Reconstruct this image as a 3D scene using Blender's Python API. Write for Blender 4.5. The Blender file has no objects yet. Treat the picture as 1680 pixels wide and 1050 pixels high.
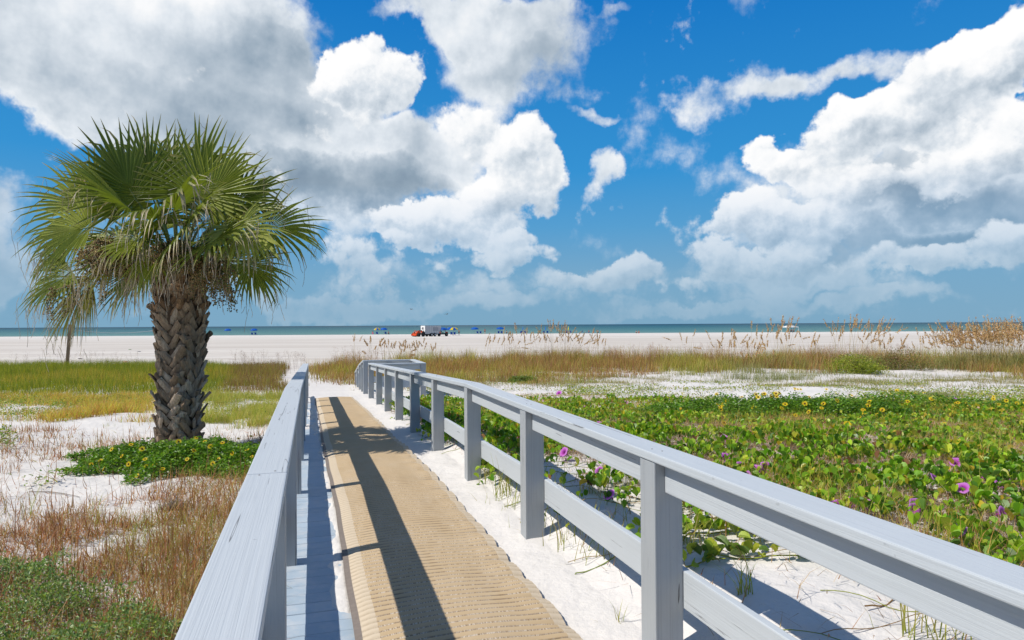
import bpy, bmesh, math, random
import numpy as np
from mathutils import Vector, Matrix

rng = np.random.default_rng(7)
random.seed(7)
scene = bpy.context.scene
COL = scene.collection
R = math.radians

# ------------------------------------------------------------------ camera
EYE = 1.6
F = 1120.0            # focal length in photo pixels (24 mm on 36 mm, 1680 px wide)
PITCH = math.atan(7.9 / F)
ROLL = -math.atan(9.7 / 1680)
cam_rot = Matrix.Rotation(math.pi / 2 + PITCH, 4, 'X') @ Matrix.Rotation(ROLL, 4, 'Z')
cd = bpy.data.cameras.new('camera')
cam = bpy.data.objects.new('camera', cd)
COL.objects.link(cam)
cam.matrix_world = Matrix.Translation((0, 0, EYE)) @ cam_rot
cd.sensor_width = 36
cd.lens = 24
cd.clip_start = 0.05
cd.clip_end = 60000
scene.camera = cam
RM = np.array(cam_rot.to_3x3())

def proj(P):
    """world points (N,3) -> photo pixels"""
    P = np.asarray(P, float).reshape(-1, 3)
    q = (P - np.array([0, 0, EYE])) @ RM
    d = np.maximum(-q[:, 2], 1e-3)
    return 840 + F * q[:, 0] / d, 525 - F * q[:, 1] / d

def ray(px, py):
    v = RM @ np.array([(px - 840) / F, -(py - 525) / F, -1.0])
    return v

def at(px, py, Y):
    v = ray(px, py)
    t = Y / v[1]
    return np.array([v[0] * t, Y, EYE + v[2] * t])

# ------------------------------------------------------------------ noise
_tab = np.random.default_rng(3).random((256, 256))
def vnoise(x, y):
    xi = np.floor(x).astype(int); yi = np.floor(y).astype(int)
    fx = x - xi; fy = y - yi
    fx = fx * fx * (3 - 2 * fx); fy = fy * fy * (3 - 2 * fy)
    g = lambda a, b: _tab[a & 255, b & 255]
    return (g(xi, yi) * (1 - fx) + g(xi + 1, yi) * fx) * (1 - fy) + (g(xi, yi + 1) * (1 - fx) + g(xi + 1, yi + 1) * fx) * fy
def fbm(x, y, o=4):
    s = 0; a = .5; n = 0
    for k in range(o):
        s = s + a * vnoise(x + 17.3 * k, y + 9.1 * k); n += a
        x = x * 2.03; y = y * 2.03; a *= .5
    return s / n
def sstep(a, b, x):
    t = np.clip((np.asarray(x, float) - a) / (b - a), 0, 1)
    return t * t * (3 - 2 * t)

# ------------------------------------------------------------------ the path frame and the terrain
OX = .7125
AX = np.array([-.2812, .9597]); BX = np.array([.9597, .2812])
RQ = .8566
def path_pt(s, q, z=0.0):
    return np.array([OX + AX[0] * s + BX[0] * q, AX[1] * s + BX[1] * q, z])
_by = [-400, 7, 19.5, 24, 30, 42, 165, 232, 245, 400]
_bz = [.02, .02, -.46, -.56, -.66, -.78, -1.10, -1.42, -1.62, -4.0]
def base(Y):
    return np.interp(Y, _by, _bz)
def gh(s):
    return base(.9597 * np.asarray(s, float))
def sq(X, Y):
    return (X - OX) * AX[0] + Y * AX[1], (X - OX) * BX[0] + Y * BX[1]
def terrain(X, Y):
    X = np.asarray(X, float); Y = np.asarray(Y, float)
    s, q = sq(X, Y)
    w = np.exp(-(q / 2.5) ** 2)
    h = base(Y) * (1 - w) + gh(s) * w
    far = sstep(45, 80, Y)
    amp = (1 - far) * sstep(.9, 2.2, np.abs(q))
    h = h + amp * (fbm(X * .5 + 5, Y * .5 + 3, 3) - .5) * .22
    h = h + (1 - far) * (fbm(X * 2.1, Y * 2.1, 3) - .5) * .05 * sstep(.85, 1.3, np.abs(q))
    h = h + (fbm(X * .02 + 40, Y * .12 + 9, 3) - .5) * .12 * sstep(30, 60, Y) * (1 - sstep(200, 225, Y))
    # sand banked up outside the right hand railing
    d = q - RQ
    h = h + .19 * sstep(-.06, .6, d) * (1 - sstep(8, 15, Y)) * (1 - .5 * sstep(3, 9, d))
    h = h + .03 * sstep(-.5, .0, d) * (Y < 25)
    # left: slightly below the deck
    h = h - .05 * sstep(-.75, -1.0, q) * (1 - sstep(14, 18, s)) * 0
    # corridor under the deck
    cor = (1 - sstep(.80, .86, np.abs(q + .01))) * (1 - sstep(19.9, 20.3, s))
    h = h - .14 * cor
    return h
def ground_at(px, py):
    v = ray(px, py)
    lo, hi = .5, 400.0
    Y = 1.0
    ts = np.geomspace(1, 300, 1500)
    X = v[0] / v[1] * ts; Z = EYE + v[2] / v[1] * ts
    below = Z < terrain(X, ts)
    i = int(np.argmax(below)) if below.any() else len(ts) - 1
    return np.array([X[i], ts[i], float(terrain(X[i], ts[i]))])

# ------------------------------------------------------------------ object helpers
def tag(o, label=None, cat=None, group=None, kind=None):
    if label: o['label'] = label
    if cat: o['category'] = cat
    if group: o['group'] = group
    if kind: o['kind'] = kind
    return o
def empty(name, loc, label=None, cat=None, group=None):
    o = bpy.data.objects.new(name, None)
    COL.objects.link(o)
    o.location = Vector([float(c) for c in loc])
    o.empty_display_size = .1
    tag(o, label, cat, group)
    return o
def wloc(p):
    v = Vector(p.location)
    while p.parent:
        p = p.parent; v = v + p.location
    return v
def link(name, me, mat=None, parent=None, M=None, smooth=None):
    o = bpy.data.objects.new(name, me)
    COL.objects.link(o)
    if mat and not me.materials: me.materials.append(mat)
    M = M or Matrix.Identity(4)
    if parent:
        o.parent = parent
        M = Matrix.Translation(-wloc(parent)) @ M
    o.matrix_basis = M
    if smooth is not None:
        me.polygons.foreach_set('use_smooth', [smooth] * len(me.polygons)); me.update()
    return o
def mesh_np(name, V, Fa, col=None, uv=None, smooth=False):
    """V (n,3); Fa (m,k) uniform polygons"""
    V = np.asarray(V, np.float32); Fa = np.asarray(Fa, np.int32)
    me = bpy.data.meshes.new(name)
    m, k = Fa.shape
    me.vertices.add(len(V)); me.vertices.foreach_set('co', V.ravel())
    me.loops.add(m * k); me.loops.foreach_set('vertex_index', Fa.ravel())
    me.polygons.add(m)
    me.polygons.foreach_set('loop_start', np.arange(0, m * k, k, dtype=np.int32))
    me.polygons.foreach_set('loop_total', np.full(m, k, np.int32))
    me.polygons.foreach_set('use_smooth', np.full(m, smooth))
    if uv is not None:
        l = me.uv_layers.new(name='UVMap')
        l.data.foreach_set('uv', np.asarray(uv, np.float32)[Fa.ravel()].ravel())
    if col is not None:
        a = me.color_attributes.new('tint', 'FLOAT_COLOR', 'POINT')
        c = np.ones((len(V), 4), np.float32); c[:, :3] = col
        a.data.foreach_set('color', c.ravel())
    me.update(calc_edges=True)
    me.validate()
    return me
def join_np(parts):
    """list of (V, F, C) with equal face size"""
    Vs, Fs, Cs = [], [], []; n = 0
    for V, Fa, C in parts:
        Vs.append(V); Fs.append(np.asarray(Fa) + n); Cs.append(np.broadcast_to(C, (len(V), 3))); n += len(V)
    return np.concatenate(Vs), np.concatenate(Fs), np.concatenate(Cs)
def scatter(TV, TF, P, Rm, S, C):
    """copies of a template as one vertex array. TV(n,3) TF(m,k) P(N,3) Rm(N,3,3) S(N,) or (N,3) C(N,3) or (N,n,3)"""
    N, n = len(P), len(TV)
    S = np.asarray(S, float)
    if S.ndim == 1: S = np.repeat(S[:, None], 3, 1)
    V = np.einsum('nij,nkj->nki', Rm, TV[None] * S[:, None, :]) + P[:, None, :]
    Fa = (TF[None] + (np.arange(N) * n)[:, None, None]).reshape(-1, TF.shape[1])
    C = np.asarray(C, float)
    if C.ndim == 2: C = np.repeat(C[:, None, :], n, 1)
    return V.reshape(-1, 3), Fa, C.reshape(-1, 3)
def rots(az, tilt, roll=None):
    """Rz(az) @ Rx(tilt) @ Ry(roll)"""
    N = len(az)
    if roll is None: roll = np.zeros(N)
    c, s = np.cos, np.sin
    Z = np.zeros(N); O = np.ones(N)
    Rz = np.stack([c(az), -s(az), Z, s(az), c(az), Z, Z, Z, O], 1).reshape(N, 3, 3)
    Rx = np.stack([O, Z, Z, Z, c(tilt), -s(tilt), Z, s(tilt), c(tilt)], 1).reshape(N, 3, 3)
    Ry = np.stack([c(roll), Z, s(roll), Z, O, Z, -s(roll), Z, c(roll)], 1).reshape(N, 3, 3)
    return Rz @ Rx @ Ry
def blades(P, L, W, az, th0, th1, c0, c1, nseg=3, face=None, taper=1.0):
    """curved grass blades. th0/th1: angle from vertical at base and tip (rad)"""
    P = np.asarray(P, float); N = len(P)
    L = np.broadcast_to(L, N); W = np.broadcast_to(W, N)
    face = az + np.pi / 2 if face is None else face
    d = np.stack([np.cos(az), np.sin(az)], 1); w = np.stack([np.cos(face), np.sin(face)], 1)
    pos = P.copy(); V = []
    C = []
    for k in range(nseg + 1):
        t = k / nseg
        ww = W * (1 - t ** 1.6 * taper) * .5
        a = pos.copy(); b = pos.copy()
        a[:, :2] += w * ww[:, None]; b[:, :2] -= w * ww[:, None]
        V += [a, b]
        cc = c0 * (1 - t) + c1 * t
        C += [cc, cc]
        th = th0 + (th1 - th0) * (t + .5 / nseg)
        pos = pos.copy()
        pos[:, :2] += d * (np.sin(th) * L / nseg)[:, None]
        pos[:, 2] += np.cos(th) * L / nseg
    n = 2 * (nseg + 1)
    V = np.stack(V, 1).reshape(-1, 3)
    C = np.stack([np.broadcast_to(c, (N, 3)) for c in C], 1).reshape(-1, 3)
    f = np.array([[2 * k, 2 * k + 1, 2 * k + 3, 2 * k + 2] for k in range(nseg)])
    Fa = (f[None] + (np.arange(N) * n)[:, None, None]).reshape(-1, 4)
    return V, Fa, C
def tube_np(pts, rad, sides=6, cap=True):
    pts = np.asarray(pts, float); n = len(pts); rad = np.broadcast_to(rad, n)
    T = np.gradient(pts, axis=0); T /= np.linalg.norm(T, axis=1)[:, None] + 1e-12
    up = np.array([0, 0, 1.0]) if abs(T[0][2]) < .9 else np.array([1.0, 0, 0])
    V = []
    for i in range(n):
        x = np.cross(up, T[i]); x /= np.linalg.norm(x) + 1e-12
        y = np.cross(T[i], x); up = y if abs(T[0][2]) >= .9 or True else up
        up = y
        # keep frame: x from previous y
        for j in range(sides):
            a = 2 * math.pi * j / sides
            V.append(pts[i] + rad[i] * (math.cos(a) * x + math.sin(a) * y))
        up = y
    V = np.array(V); Fa = []
    for i in range(n - 1):
        for j in range(sides):
            k = (j + 1) % sides
            Fa.append([i * sides + j, i * sides + k, (i + 1) * sides + k, (i + 1) * sides + j])
    return V, np.array(Fa)
def palette(N, cols, jit=.18, w=None):
    cols = np.array(cols, float)
    i = rng.choice(len(cols), N, p=w)
    c = cols[i] * (1 + (rng.random((N, 1)) - .5) * 2 * jit)
    return np.clip(c * (1 + (rng.random((N, 3)) - .5) * .16), 0, 1)
def box_mesh(name, sx, sy, sz, bev=.004, origin=(0, 0, 0)):
    bm = bmesh.new()
    bmesh.ops.create_cube(bm, size=1)
    for v in bm.verts:
        v.co = Vector((v.co.x * sx + origin[0], v.co.y * sy + origin[1], v.co.z * sz + origin[2]))
    if bev: bmesh.ops.bevel(bm, geom=list(bm.edges), offset=bev, segments=2, affect='EDGES', profile=.6)
    me = bpy.data.meshes.new(name); bm.to_mesh(me); bm.free()
    return me
class MB:
    def __init__(s): s.bm = bmesh.new()
    def _x(s, vs, M):
        bmesh.ops.transform(s.bm, matrix=M, verts=vs)
    def box(s, c, d, M=None, bev=0):
        r = bmesh.ops.create_cube(s.bm, size=1)['verts']
        s._x(r, Matrix.Translation(c) @ (M or Matrix.Identity(4)) @ Matrix.Diagonal((*d, 1)))
        if bev:
            es = list({e for v in r for e in v.link_edges})
            bmesh.ops.bevel(s.bm, geom=es, offset=bev, segments=2, affect='EDGES')
        return s
    def cyl(s, p0, p1, r0, r1=None, n=10):
        p0 = Vector(p0); p1 = Vector(p1); r1 = r0 if r1 is None else r1
        d = p1 - p0
        r = bmesh.ops.create_cone(s.bm, cap_ends=True, segments=n, radius1=r0, radius2=max(r1, 1e-4), depth=d.length)['verts']
        s._x(r, Matrix.Translation((p0 + p1) / 2) @ d.to_track_quat('Z', 'Y').to_matrix().to_4x4())
        return s
    def sph(s, c, r, u=10, v=7):
        x = bmesh.ops.create_uvsphere(s.bm, u_segments=u, v_segments=v, radius=1)['verts']
        rr = r if hasattr(r, '__len__') else (r, r, r)
        s._x(x, Matrix.Translation(c) @ Matrix.Diagonal((*rr, 1)))
        return s
    def face(s, pts):
        s.bm.faces.new([s.bm.verts.new(p) for p in pts]); return s
    def build(s, name, mat, parent=None, M=None, smooth=False):
        me = bpy.data.meshes.new(name); s.bm.to_mesh(me); s.bm.free()
        return link(name, me, mat, parent, M, smooth)

# ------------------------------------------------------------------ materials
def newmat(name):
    m = bpy.data.materials.new(name); m.use_nodes = True
    nt = m.node_tree; b = nt.nodes['Principled BSDF']
    return m, nt, b
def N_(nt, t, **kw):
    n = nt.nodes.new(t)
    for k, v in kw.items(): setattr(n, k, v)
    return n
def ramp(nt, fac, stops):
    r = N_(nt, 'ShaderNodeValToRGB')
    cr = r.color_ramp
    while len(cr.elements) < len(stops): cr.elements.new(.5)
    for e, (p, c) in zip(cr.elements, stops):
        e.position = p; e.color = (*c, 1) if len(c) == 3 else c
    nt.links.new(fac, r.inputs[0]); return r.outputs[0]
def noise(nt, vec, scale, detail=4, rough=.55, dist=0):
    n = N_(nt, 'ShaderNodeTexNoise'); n.inputs['Scale'].default_value = scale
    n.inputs['Detail'].default_value = detail; n.inputs['Roughness'].default_value = rough
    n.inputs['Distortion'].default_value = dist
    if vec: nt.links.new(vec, n.inputs['Vector'])
    return n.outputs['Fac']
def mapping(nt, vec, sc):
    n = N_(nt, 'ShaderNodeMapping'); n.inputs['Scale'].default_value = sc
    nt.links.new(vec, n.inputs['Vector']); return n.outputs[0]
def mth(nt, op, a, b=None, c=None, clamp=False):
    n = N_(nt, 'ShaderNodeMath', operation=op); n.use_clamp = clamp
    for i, x in enumerate((a, b, c)):
        if x is None: continue
        if isinstance(x, (int, float)): n.inputs[i].default_value = x
        else: nt.links.new(x, n.inputs[i])
    return n.outputs[0]
def mixc(nt, f, a, b, typ='MIX'):
    n = N_(nt, 'ShaderNodeMix', data_type='RGBA', blend_type=typ)
    for s, x in ((n.inputs[0], f), (n.inputs[6], a), (n.inputs[7], b)):
        if isinstance(x, (int, float)): s.default_value = x
        elif isinstance(x, tuple): s.default_value = (*x, 1)
        else: nt.links.new(x, s)
    return n.outputs[2]
def bump(nt, h, strength, dist, b, prev=None):
    n = N_(nt, 'ShaderNodeBump'); n.inputs['Strength'].default_value = strength
    n.inputs['Distance'].default_value = dist
    nt.links.new(h, n.inputs['Height'])
    if prev: nt.links.new(prev, n.inputs['Normal'])
    if b: nt.links.new(n.outputs[0], b.inputs['Normal'])
    return n.outputs[0]
def plain(name, col, rough=.6, spec=.4, metal=0, var=.12, vs=8):
    m, nt, b = newmat(name)
    g = N_(nt, 'ShaderNodeNewGeometry').outputs['Position']
    f = noise(nt, g, vs, 4)
    c = mixc(nt, f, tuple(x * (1 - var) for x in col), tuple(min(1, x * (1 + var)) for x in col))
    nt.links.new(c, b.inputs['Base Color'])
    b.inputs['Roughness'].default_value = rough; b.inputs['Specular IOR Level'].default_value = spec
    b.inputs['Metallic'].default_value = metal
    return m
def leafmat(name, rough=.5, spec=.35, trans=.3, tcol=(1.25, 1.35, .5)):
    m, nt, b = newmat(name)
    a = N_(nt, 'ShaderNodeAttribute', attribute_name='tint').outputs['Color']
    nt.links.new(a, b.inputs['Base Color'])
    b.inputs['Roughness'].default_value = rough; b.inputs['Specular IOR Level'].default_value = spec
    if trans:
        t = N_(nt, 'ShaderNodeBsdfTranslucent')
        nt.links.new(mixc(nt, 1.0, a, tcol, 'MULTIPLY'), t.inputs['Color'])
        mx = N_(nt, 'ShaderNodeMixShader'); mx.inputs[0].default_value = trans
        nt.links.new(b.outputs[0], mx.inputs[1]); nt.links.new(t.outputs[0], mx.inputs[2])
        nt.links.new(mx.outputs[0], nt.nodes['Material Output'].inputs[0])
    return m
M_leaf = leafmat('leaf_green', .42, .4, .32)
M_grass = leafmat('grass_blades', .6, .25, .4)
M_dry = leafmat('dry_stems', .8, .15, .25, (1.2, 1.05, .8))
M_palm = leafmat('palm_leaf', .5, .4, .25)
M_petal = leafmat('petals', .6, .2, .35, (1.1, 1, 1.1))

def sandmat(name):
    m, nt, b = newmat(name)
    g = N_(nt, 'ShaderNodeNewGeometry').outputs['Position']
    sep = N_(nt, 'ShaderNodeSeparateXYZ'); nt.links.new(g, sep.inputs[0])
    mr = N_(nt, 'ShaderNodeMapRange'); nt.links.new(sep.outputs[1], mr.inputs[0])
    mr.inputs[1].default_value = 18; mr.inputs[2].default_value = 50
    fine = noise(nt, g, 60, 3)
    mid = noise(nt, g, 1.3, 5)
    near = mixc(nt, mid, (.60, .565, .525), (.665, .635, .60))
    near = mixc(nt, mth(nt, 'MULTIPLY', ramp(nt, noise(nt, g, 70, 4, .75), [(.62, (0, 0, 0)), (.70, (1, 1, 1))]), .55), near, (.34, .28, .22))
    st = noise(nt, mapping(nt, g, (.02, .30, 1)), 1.0, 5, .6, .3)
    far = mixc(nt, ramp(nt, st, [(.35, (0, 0, 0)), (.62, (1, 1, 1))]), (.49, .435, .375), (.60, .555, .495))
    mr3 = N_(nt, 'ShaderNodeMapRange'); nt.links.new(sep.outputs[1], mr3.inputs[0])
    mr3.inputs[1].default_value = 120; mr3.inputs[2].default_value = 190
    far = mixc(nt, mth(nt, 'MULTIPLY', mr3.outputs[0], .75), far, (.66, .62, .57))
    tr = noise(nt, mapping(nt, g, (.012, .9, 1)), 1.0, 3, .5, .6)
    far = mixc(nt, mth(nt, 'MULTIPLY', ramp(nt, tr, [(.54, (0, 0, 0)), (.58, (1, 1, 1)), (.63, (0, 0, 0))]), .7), far, (.36, .31, .28))
    col = mixc(nt, mr.outputs[0], near, far)
    # wet sand at the waterline
    mr2 = N_(nt, 'ShaderNodeMapRange'); nt.links.new(sep.outputs[2], mr2.inputs[0])
    mr2.inputs[1].default_value = -1.40; mr2.inputs[2].default_value = -1.46
    col = mixc(nt, mr2.outputs[0], col, (.45, .40, .34))
    nt.links.new(col, b.inputs['Base Color'])
    b.inputs['Roughness'].default_value = .95; b.inputs['Specular IOR Level'].default_value = .12
    n1 = bump(nt, noise(nt, g, 220, 2), .35, .004, None)
    n2 = bump(nt, noise(nt, g, 5, 5, .55), 1.0, .04, b, n1)
    return m
M_sand = sandmat('white_sand')

def woodmat(name, c0, c1, crack=.5, grain=1.0, rough=.55):
    """painted boards; object x axis runs along the grain"""
    m, nt, b = newmat(name)
    tc = N_(nt, 'ShaderNodeTexCoord').outputs['Object']
    oi = N_(nt, 'ShaderNodeObjectInfo').outputs['Random']
    add = N_(nt, 'ShaderNodeVectorMath', operation='ADD'); nt.links.new(tc, add.inputs[0])
    cmb = N_(nt, 'ShaderNodeCombineXYZ'); nt.links.new(mth(nt, 'MULTIPLY', oi, 37.0), cmb.inputs[0]); nt.links.new(mth(nt, 'MULTIPLY', oi, 11.0), cmb.inputs[1])
    nt.links.new(cmb.outputs[0], add.inputs[1]); v = add.outputs[0]
    gr = noise(nt, mapping(nt, v, (1.0, 105, 105)), 1.0, 5, .65, .9)
    big = noise(nt, v, 2.5, 4)
    col = mixc(nt, big, c0, c1)
    col = mixc(nt, mth(nt, 'MULTIPLY', ramp(nt, gr, [(.50, (0, 0, 0)), (.72, (1, 1, 1))]), .22 * grain), col, tuple(x * .66 for x in c0))
    ck = noise(nt, mapping(nt, v, (.9, 34, 34)), 1.0, 2, .5, .8)
    ckm = ramp(nt, ck, [(.672, (0, 0, 0)), (.680, (1, 1, 1)), (.690, (1, 1, 1)), (.698, (0, 0, 0))])
    col = mixc(nt, mth(nt, 'MULTIPLY', ckm, crack), col, (.10, .10, .10))
    sp = ramp(nt, noise(nt, v, 26, 2, .5), [(.74, (0, 0, 0)), (.77, (1, 1, 1))])
    col = mixc(nt, mth(nt, 'MULTIPLY', sp, .45), col, tuple(min(1, x * .55) for x in c1))
    nt.links.new(col, b.inputs['Base Color'])
    b.inputs['Roughness'].default_value = rough; b.inputs['Specular IOR Level'].default_value = .35
    n1 = bump(nt, gr, .5 * grain, .004, None)
    bump(nt, ckm, -.6 * crack, .006, b, n1)
    return m
M_rail = woodmat('blue_grey_paint', (.44, .47, .49), (.485, .515, .535), .8, 1.0)
M_post = woodmat('blue_grey_paint_weathered', (.31, .33, .345), (.39, .41, .42), 1.0, 1.8)
M_deck = woodmat('deck_paint', (.40, .50, .58), (.50, .59, .66), .3, .8)
M_brownwood = woodmat('brown_post_wood', (.34, .20, .11), (.42, .27, .16), .5, 1.2, .8)
# ================================================================== GROUND, SEA
def grid(name, X, Y, Z):
    r, c = X.shape
    V = np.stack([X, Y, Z], -1).reshape(-1, 3)
    i = np.arange(r - 1)[:, None] * c + np.arange(c - 1)[None]
    Fa = np.stack([i, i + 1, i + c + 1, i + c], -1).reshape(-1, 4)
    return V, Fa
def build_ground():
    ys = np.concatenate([np.geomspace(1.0, 60, 620), np.geomspace(60, 400, 140)[1:]])
    us = np.concatenate([-np.geomspace(1.15, 30, 26)[::-1], np.linspace(-1.15, 1.15, 640)[1:-1], np.geomspace(1.15, 30, 26)])
    X = us[None] * (ys[:, None] * .86 + 1.2) / 1.1; Y = np.repeat(ys[:, None], len(us), 1)
    V1, F1 = grid('g', X, Y, terrain(X, Y))
    yb = np.concatenate([[-300, -100, -50, -25], np.linspace(-12, 1.0, 40)])
    xb = X[0]
    X2 = np.repeat(xb[None], len(yb), 0) * (1 + np.maximum(0, -yb[:, None]) * .05); Y2 = np.repeat(yb[:, None], len(xb), 1)
    V2, F2 = grid('g', X2, Y2, terrain(X2, Y2))
    V = np.concatenate([V1, V2]); Fa = np.concatenate([F1, F2 + len(V1)])
    me = mesh_np('sand_ground', V, Fa, smooth=True)
    o = link('ground', me, M_sand); tag(o, 'white dune sand and wide beach running down to the water', kind='structure')
build_ground()

def build_drift():
    ss = np.arange(-.5, 20.6, .02); qs = np.linspace(-.86, .90, 100)
    S, Q = np.meshgrid(ss, qs, indexing='ij')
    ml = np.interp(S, [0, 5, 7, 9, 14, 20], [-.49, -.49, -.515, -.545, -.58, -.645])
    X = OX + AX[0] * S + BX[0] * Q; Y = AX[1] * S + BX[1] * Q
    n = fbm(S * 1.6, Q * 6, 4) - .5; n2 = fbm(S * 3 + 30, Q * 3, 3) - .5
    n = n + .5 * (fbm(S * 4.5 + 9, Q * 14, 3) - .5)
    left = -.026 + .036 * sstep(-.13, .03, (Q - ml) + .24 * n) + .030 * sstep(10.5, 13, S) * (.9 + n * 1.2)
    left = np.where(Q > ml + .02, -.02, left)
    right = .014 + .016 * n2 + .03 * sstep(.5, .88, Q)
    right = np.where(Q < ml + .98, -.02, right)
    h = np.where(Q < 0, left, right)
    h = h + .02 * sstep(19, 20.2, S)
    Z = gh(S) + h
    V, Fa = grid('d', X, Y, Z)
    link('sand_drift', mesh_np('sand_drift', V, Fa, smooth=True), M_sand)['kind'] = 'structure'
build_drift()

def seamat():
    m, nt, b = newmat('sea_water')
    g = N_(nt, 'ShaderNodeNewGeometry').outputs['Position']
    sep = N_(nt, 'ShaderNodeSeparateXYZ'); nt.links.new(g, sep.inputs[0])
    d = mth(nt, 'LOGARITHM', sep.outputs[1], 10.0)
    mr = N_(nt, 'ShaderNodeMapRange'); nt.links.new(d, mr.inputs[0]); mr.inputs[1].default_value = 2.36; mr.inputs[2].default_value = 3.7
    c = ramp(nt, mr.outputs[0], [(0, (.12, .23, .20)), (.12, (.075, .18, .17)), (.35, (.028, .105, .12)), (.7, (.008, .05, .075)), (1, (.004, .030, .052))])
    st = noise(nt, mapping(nt, g, (.004, .035, 1)), 1, 5, .6)
    c = mixc(nt, mth(nt, 'MULTIPLY', ramp(nt, st, [(.38, (0, 0, 0)), (.66, (1, 1, 1))]), .35), c, (.055, .155, .165), 'MIX')
    fo = ramp(nt, noise(nt, mapping(nt, g, (.05, .5, 1)), 1, 4, .6), [(.69, (0, 0, 0)), (.72, (1, 1, 1))])
    mr2 = N_(nt, 'ShaderNodeMapRange'); nt.links.new(sep.outputs[1], mr2.inputs[0]); mr2.inputs[1].default_value = 330; mr2.inputs[2].default_value = 240
    c = mixc(nt, mth(nt, 'MULTIPLY', mth(nt, 'MULTIPLY', fo, mr2.outputs[0]), .6), c, (.8, .82, .8))
    nt.links.new(c, b.inputs['Base Color'])
    b.inputs['Roughness'].default_value = .45; b.inputs['Specular IOR Level'].default_value = .12
    h = noise(nt, mapping(nt, g, (.25, .8, 1)), 1, 5, .65)
    bump(nt, h, .8, .6, b)
    return m
ys = np.concatenate([np.linspace(222, 260, 20), np.geomspace(265, 40000, 60)])
us = np.linspace(-3, 3, 60)
Xs = us[None] * ys[:, None]; Ys = np.repeat(ys[:, None], 60, 1)
V, Fa = grid('s', Xs, Ys, np.full_like(Xs, -1.45))
tag(link('sea', mesh_np('sea', V, Fa, smooth=True), seamat()), 'teal green sea reaching the horizon', kind='structure')

# ================================================================== BOARDWALK
def build_deck():
    me_parts = []
    w = .14; gap = .006
    s = -.9
    bm = bmesh.new()
    while s < 19.95:
        M = Matrix.Translation(Vector(path_pt(s + w / 2, 0, float(gh(s + w / 2)) - .02 + random.uniform(-.0015, .0015)))) @ Matrix.Rotation(math.atan2(BX[1], BX[0]) + random.uniform(-.001, .001), 4, 'Z')
        r = bmesh.ops.create_cube(bm, size=1)['verts']
        bmesh.ops.transform(bm, matrix=M @ Matrix.Diagonal((1.78, w - gap, .038, 1)), verts=r)
        s += w
    bmesh.ops.bevel(bm, geom=list(bm.edges), offset=.003, segments=1, affect='EDGES')
    me = bpy.data.meshes.new('boardwalk_deck'); bm.to_mesh(me); bm.free()
    # per plank tint
    m, nt, b = newmat('painted_planks')
    g = N_(nt, 'ShaderNodeNewGeometry')
    pos = g.outputs['Position']
    rot = N_(nt, 'ShaderNodeVectorRotate', rotation_type='Z_AXIS'); nt.links.new(pos, rot.inputs['Vector']); rot.inputs['Angle'].default_value = -math.atan2(BX[1], BX[0])
    gr = noise(nt, mapping(nt, rot.outputs[0], (2, 60, 1)), 1, 5, .6, .5)
    c = mixc(nt, g.outputs['Random Per Island'], (.29, .37, .44), (.36, .44, .51))
    c = mixc(nt, mth(nt, 'MULTIPLY', gr, .35), c, (.46, .51, .55))
    du = ramp(nt, noise(nt, pos, 7, 5, .7), [(.46, (0, 0, 0)), (.62, (1, 1, 1))])
    c = mixc(nt, mth(nt, 'MULTIPLY', du, .38), c, (.58, .56, .54))
    nt.links.new(c, b.inputs['Base Color']); b.inputs['Roughness'].default_value = .6
    bump(nt, gr, .4, .003, b)
    o = link('boardwalk_deck', me, m)
    tag(o, 'blue grey painted plank deck showing beside the mat', kind='structure')
build_deck()

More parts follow.
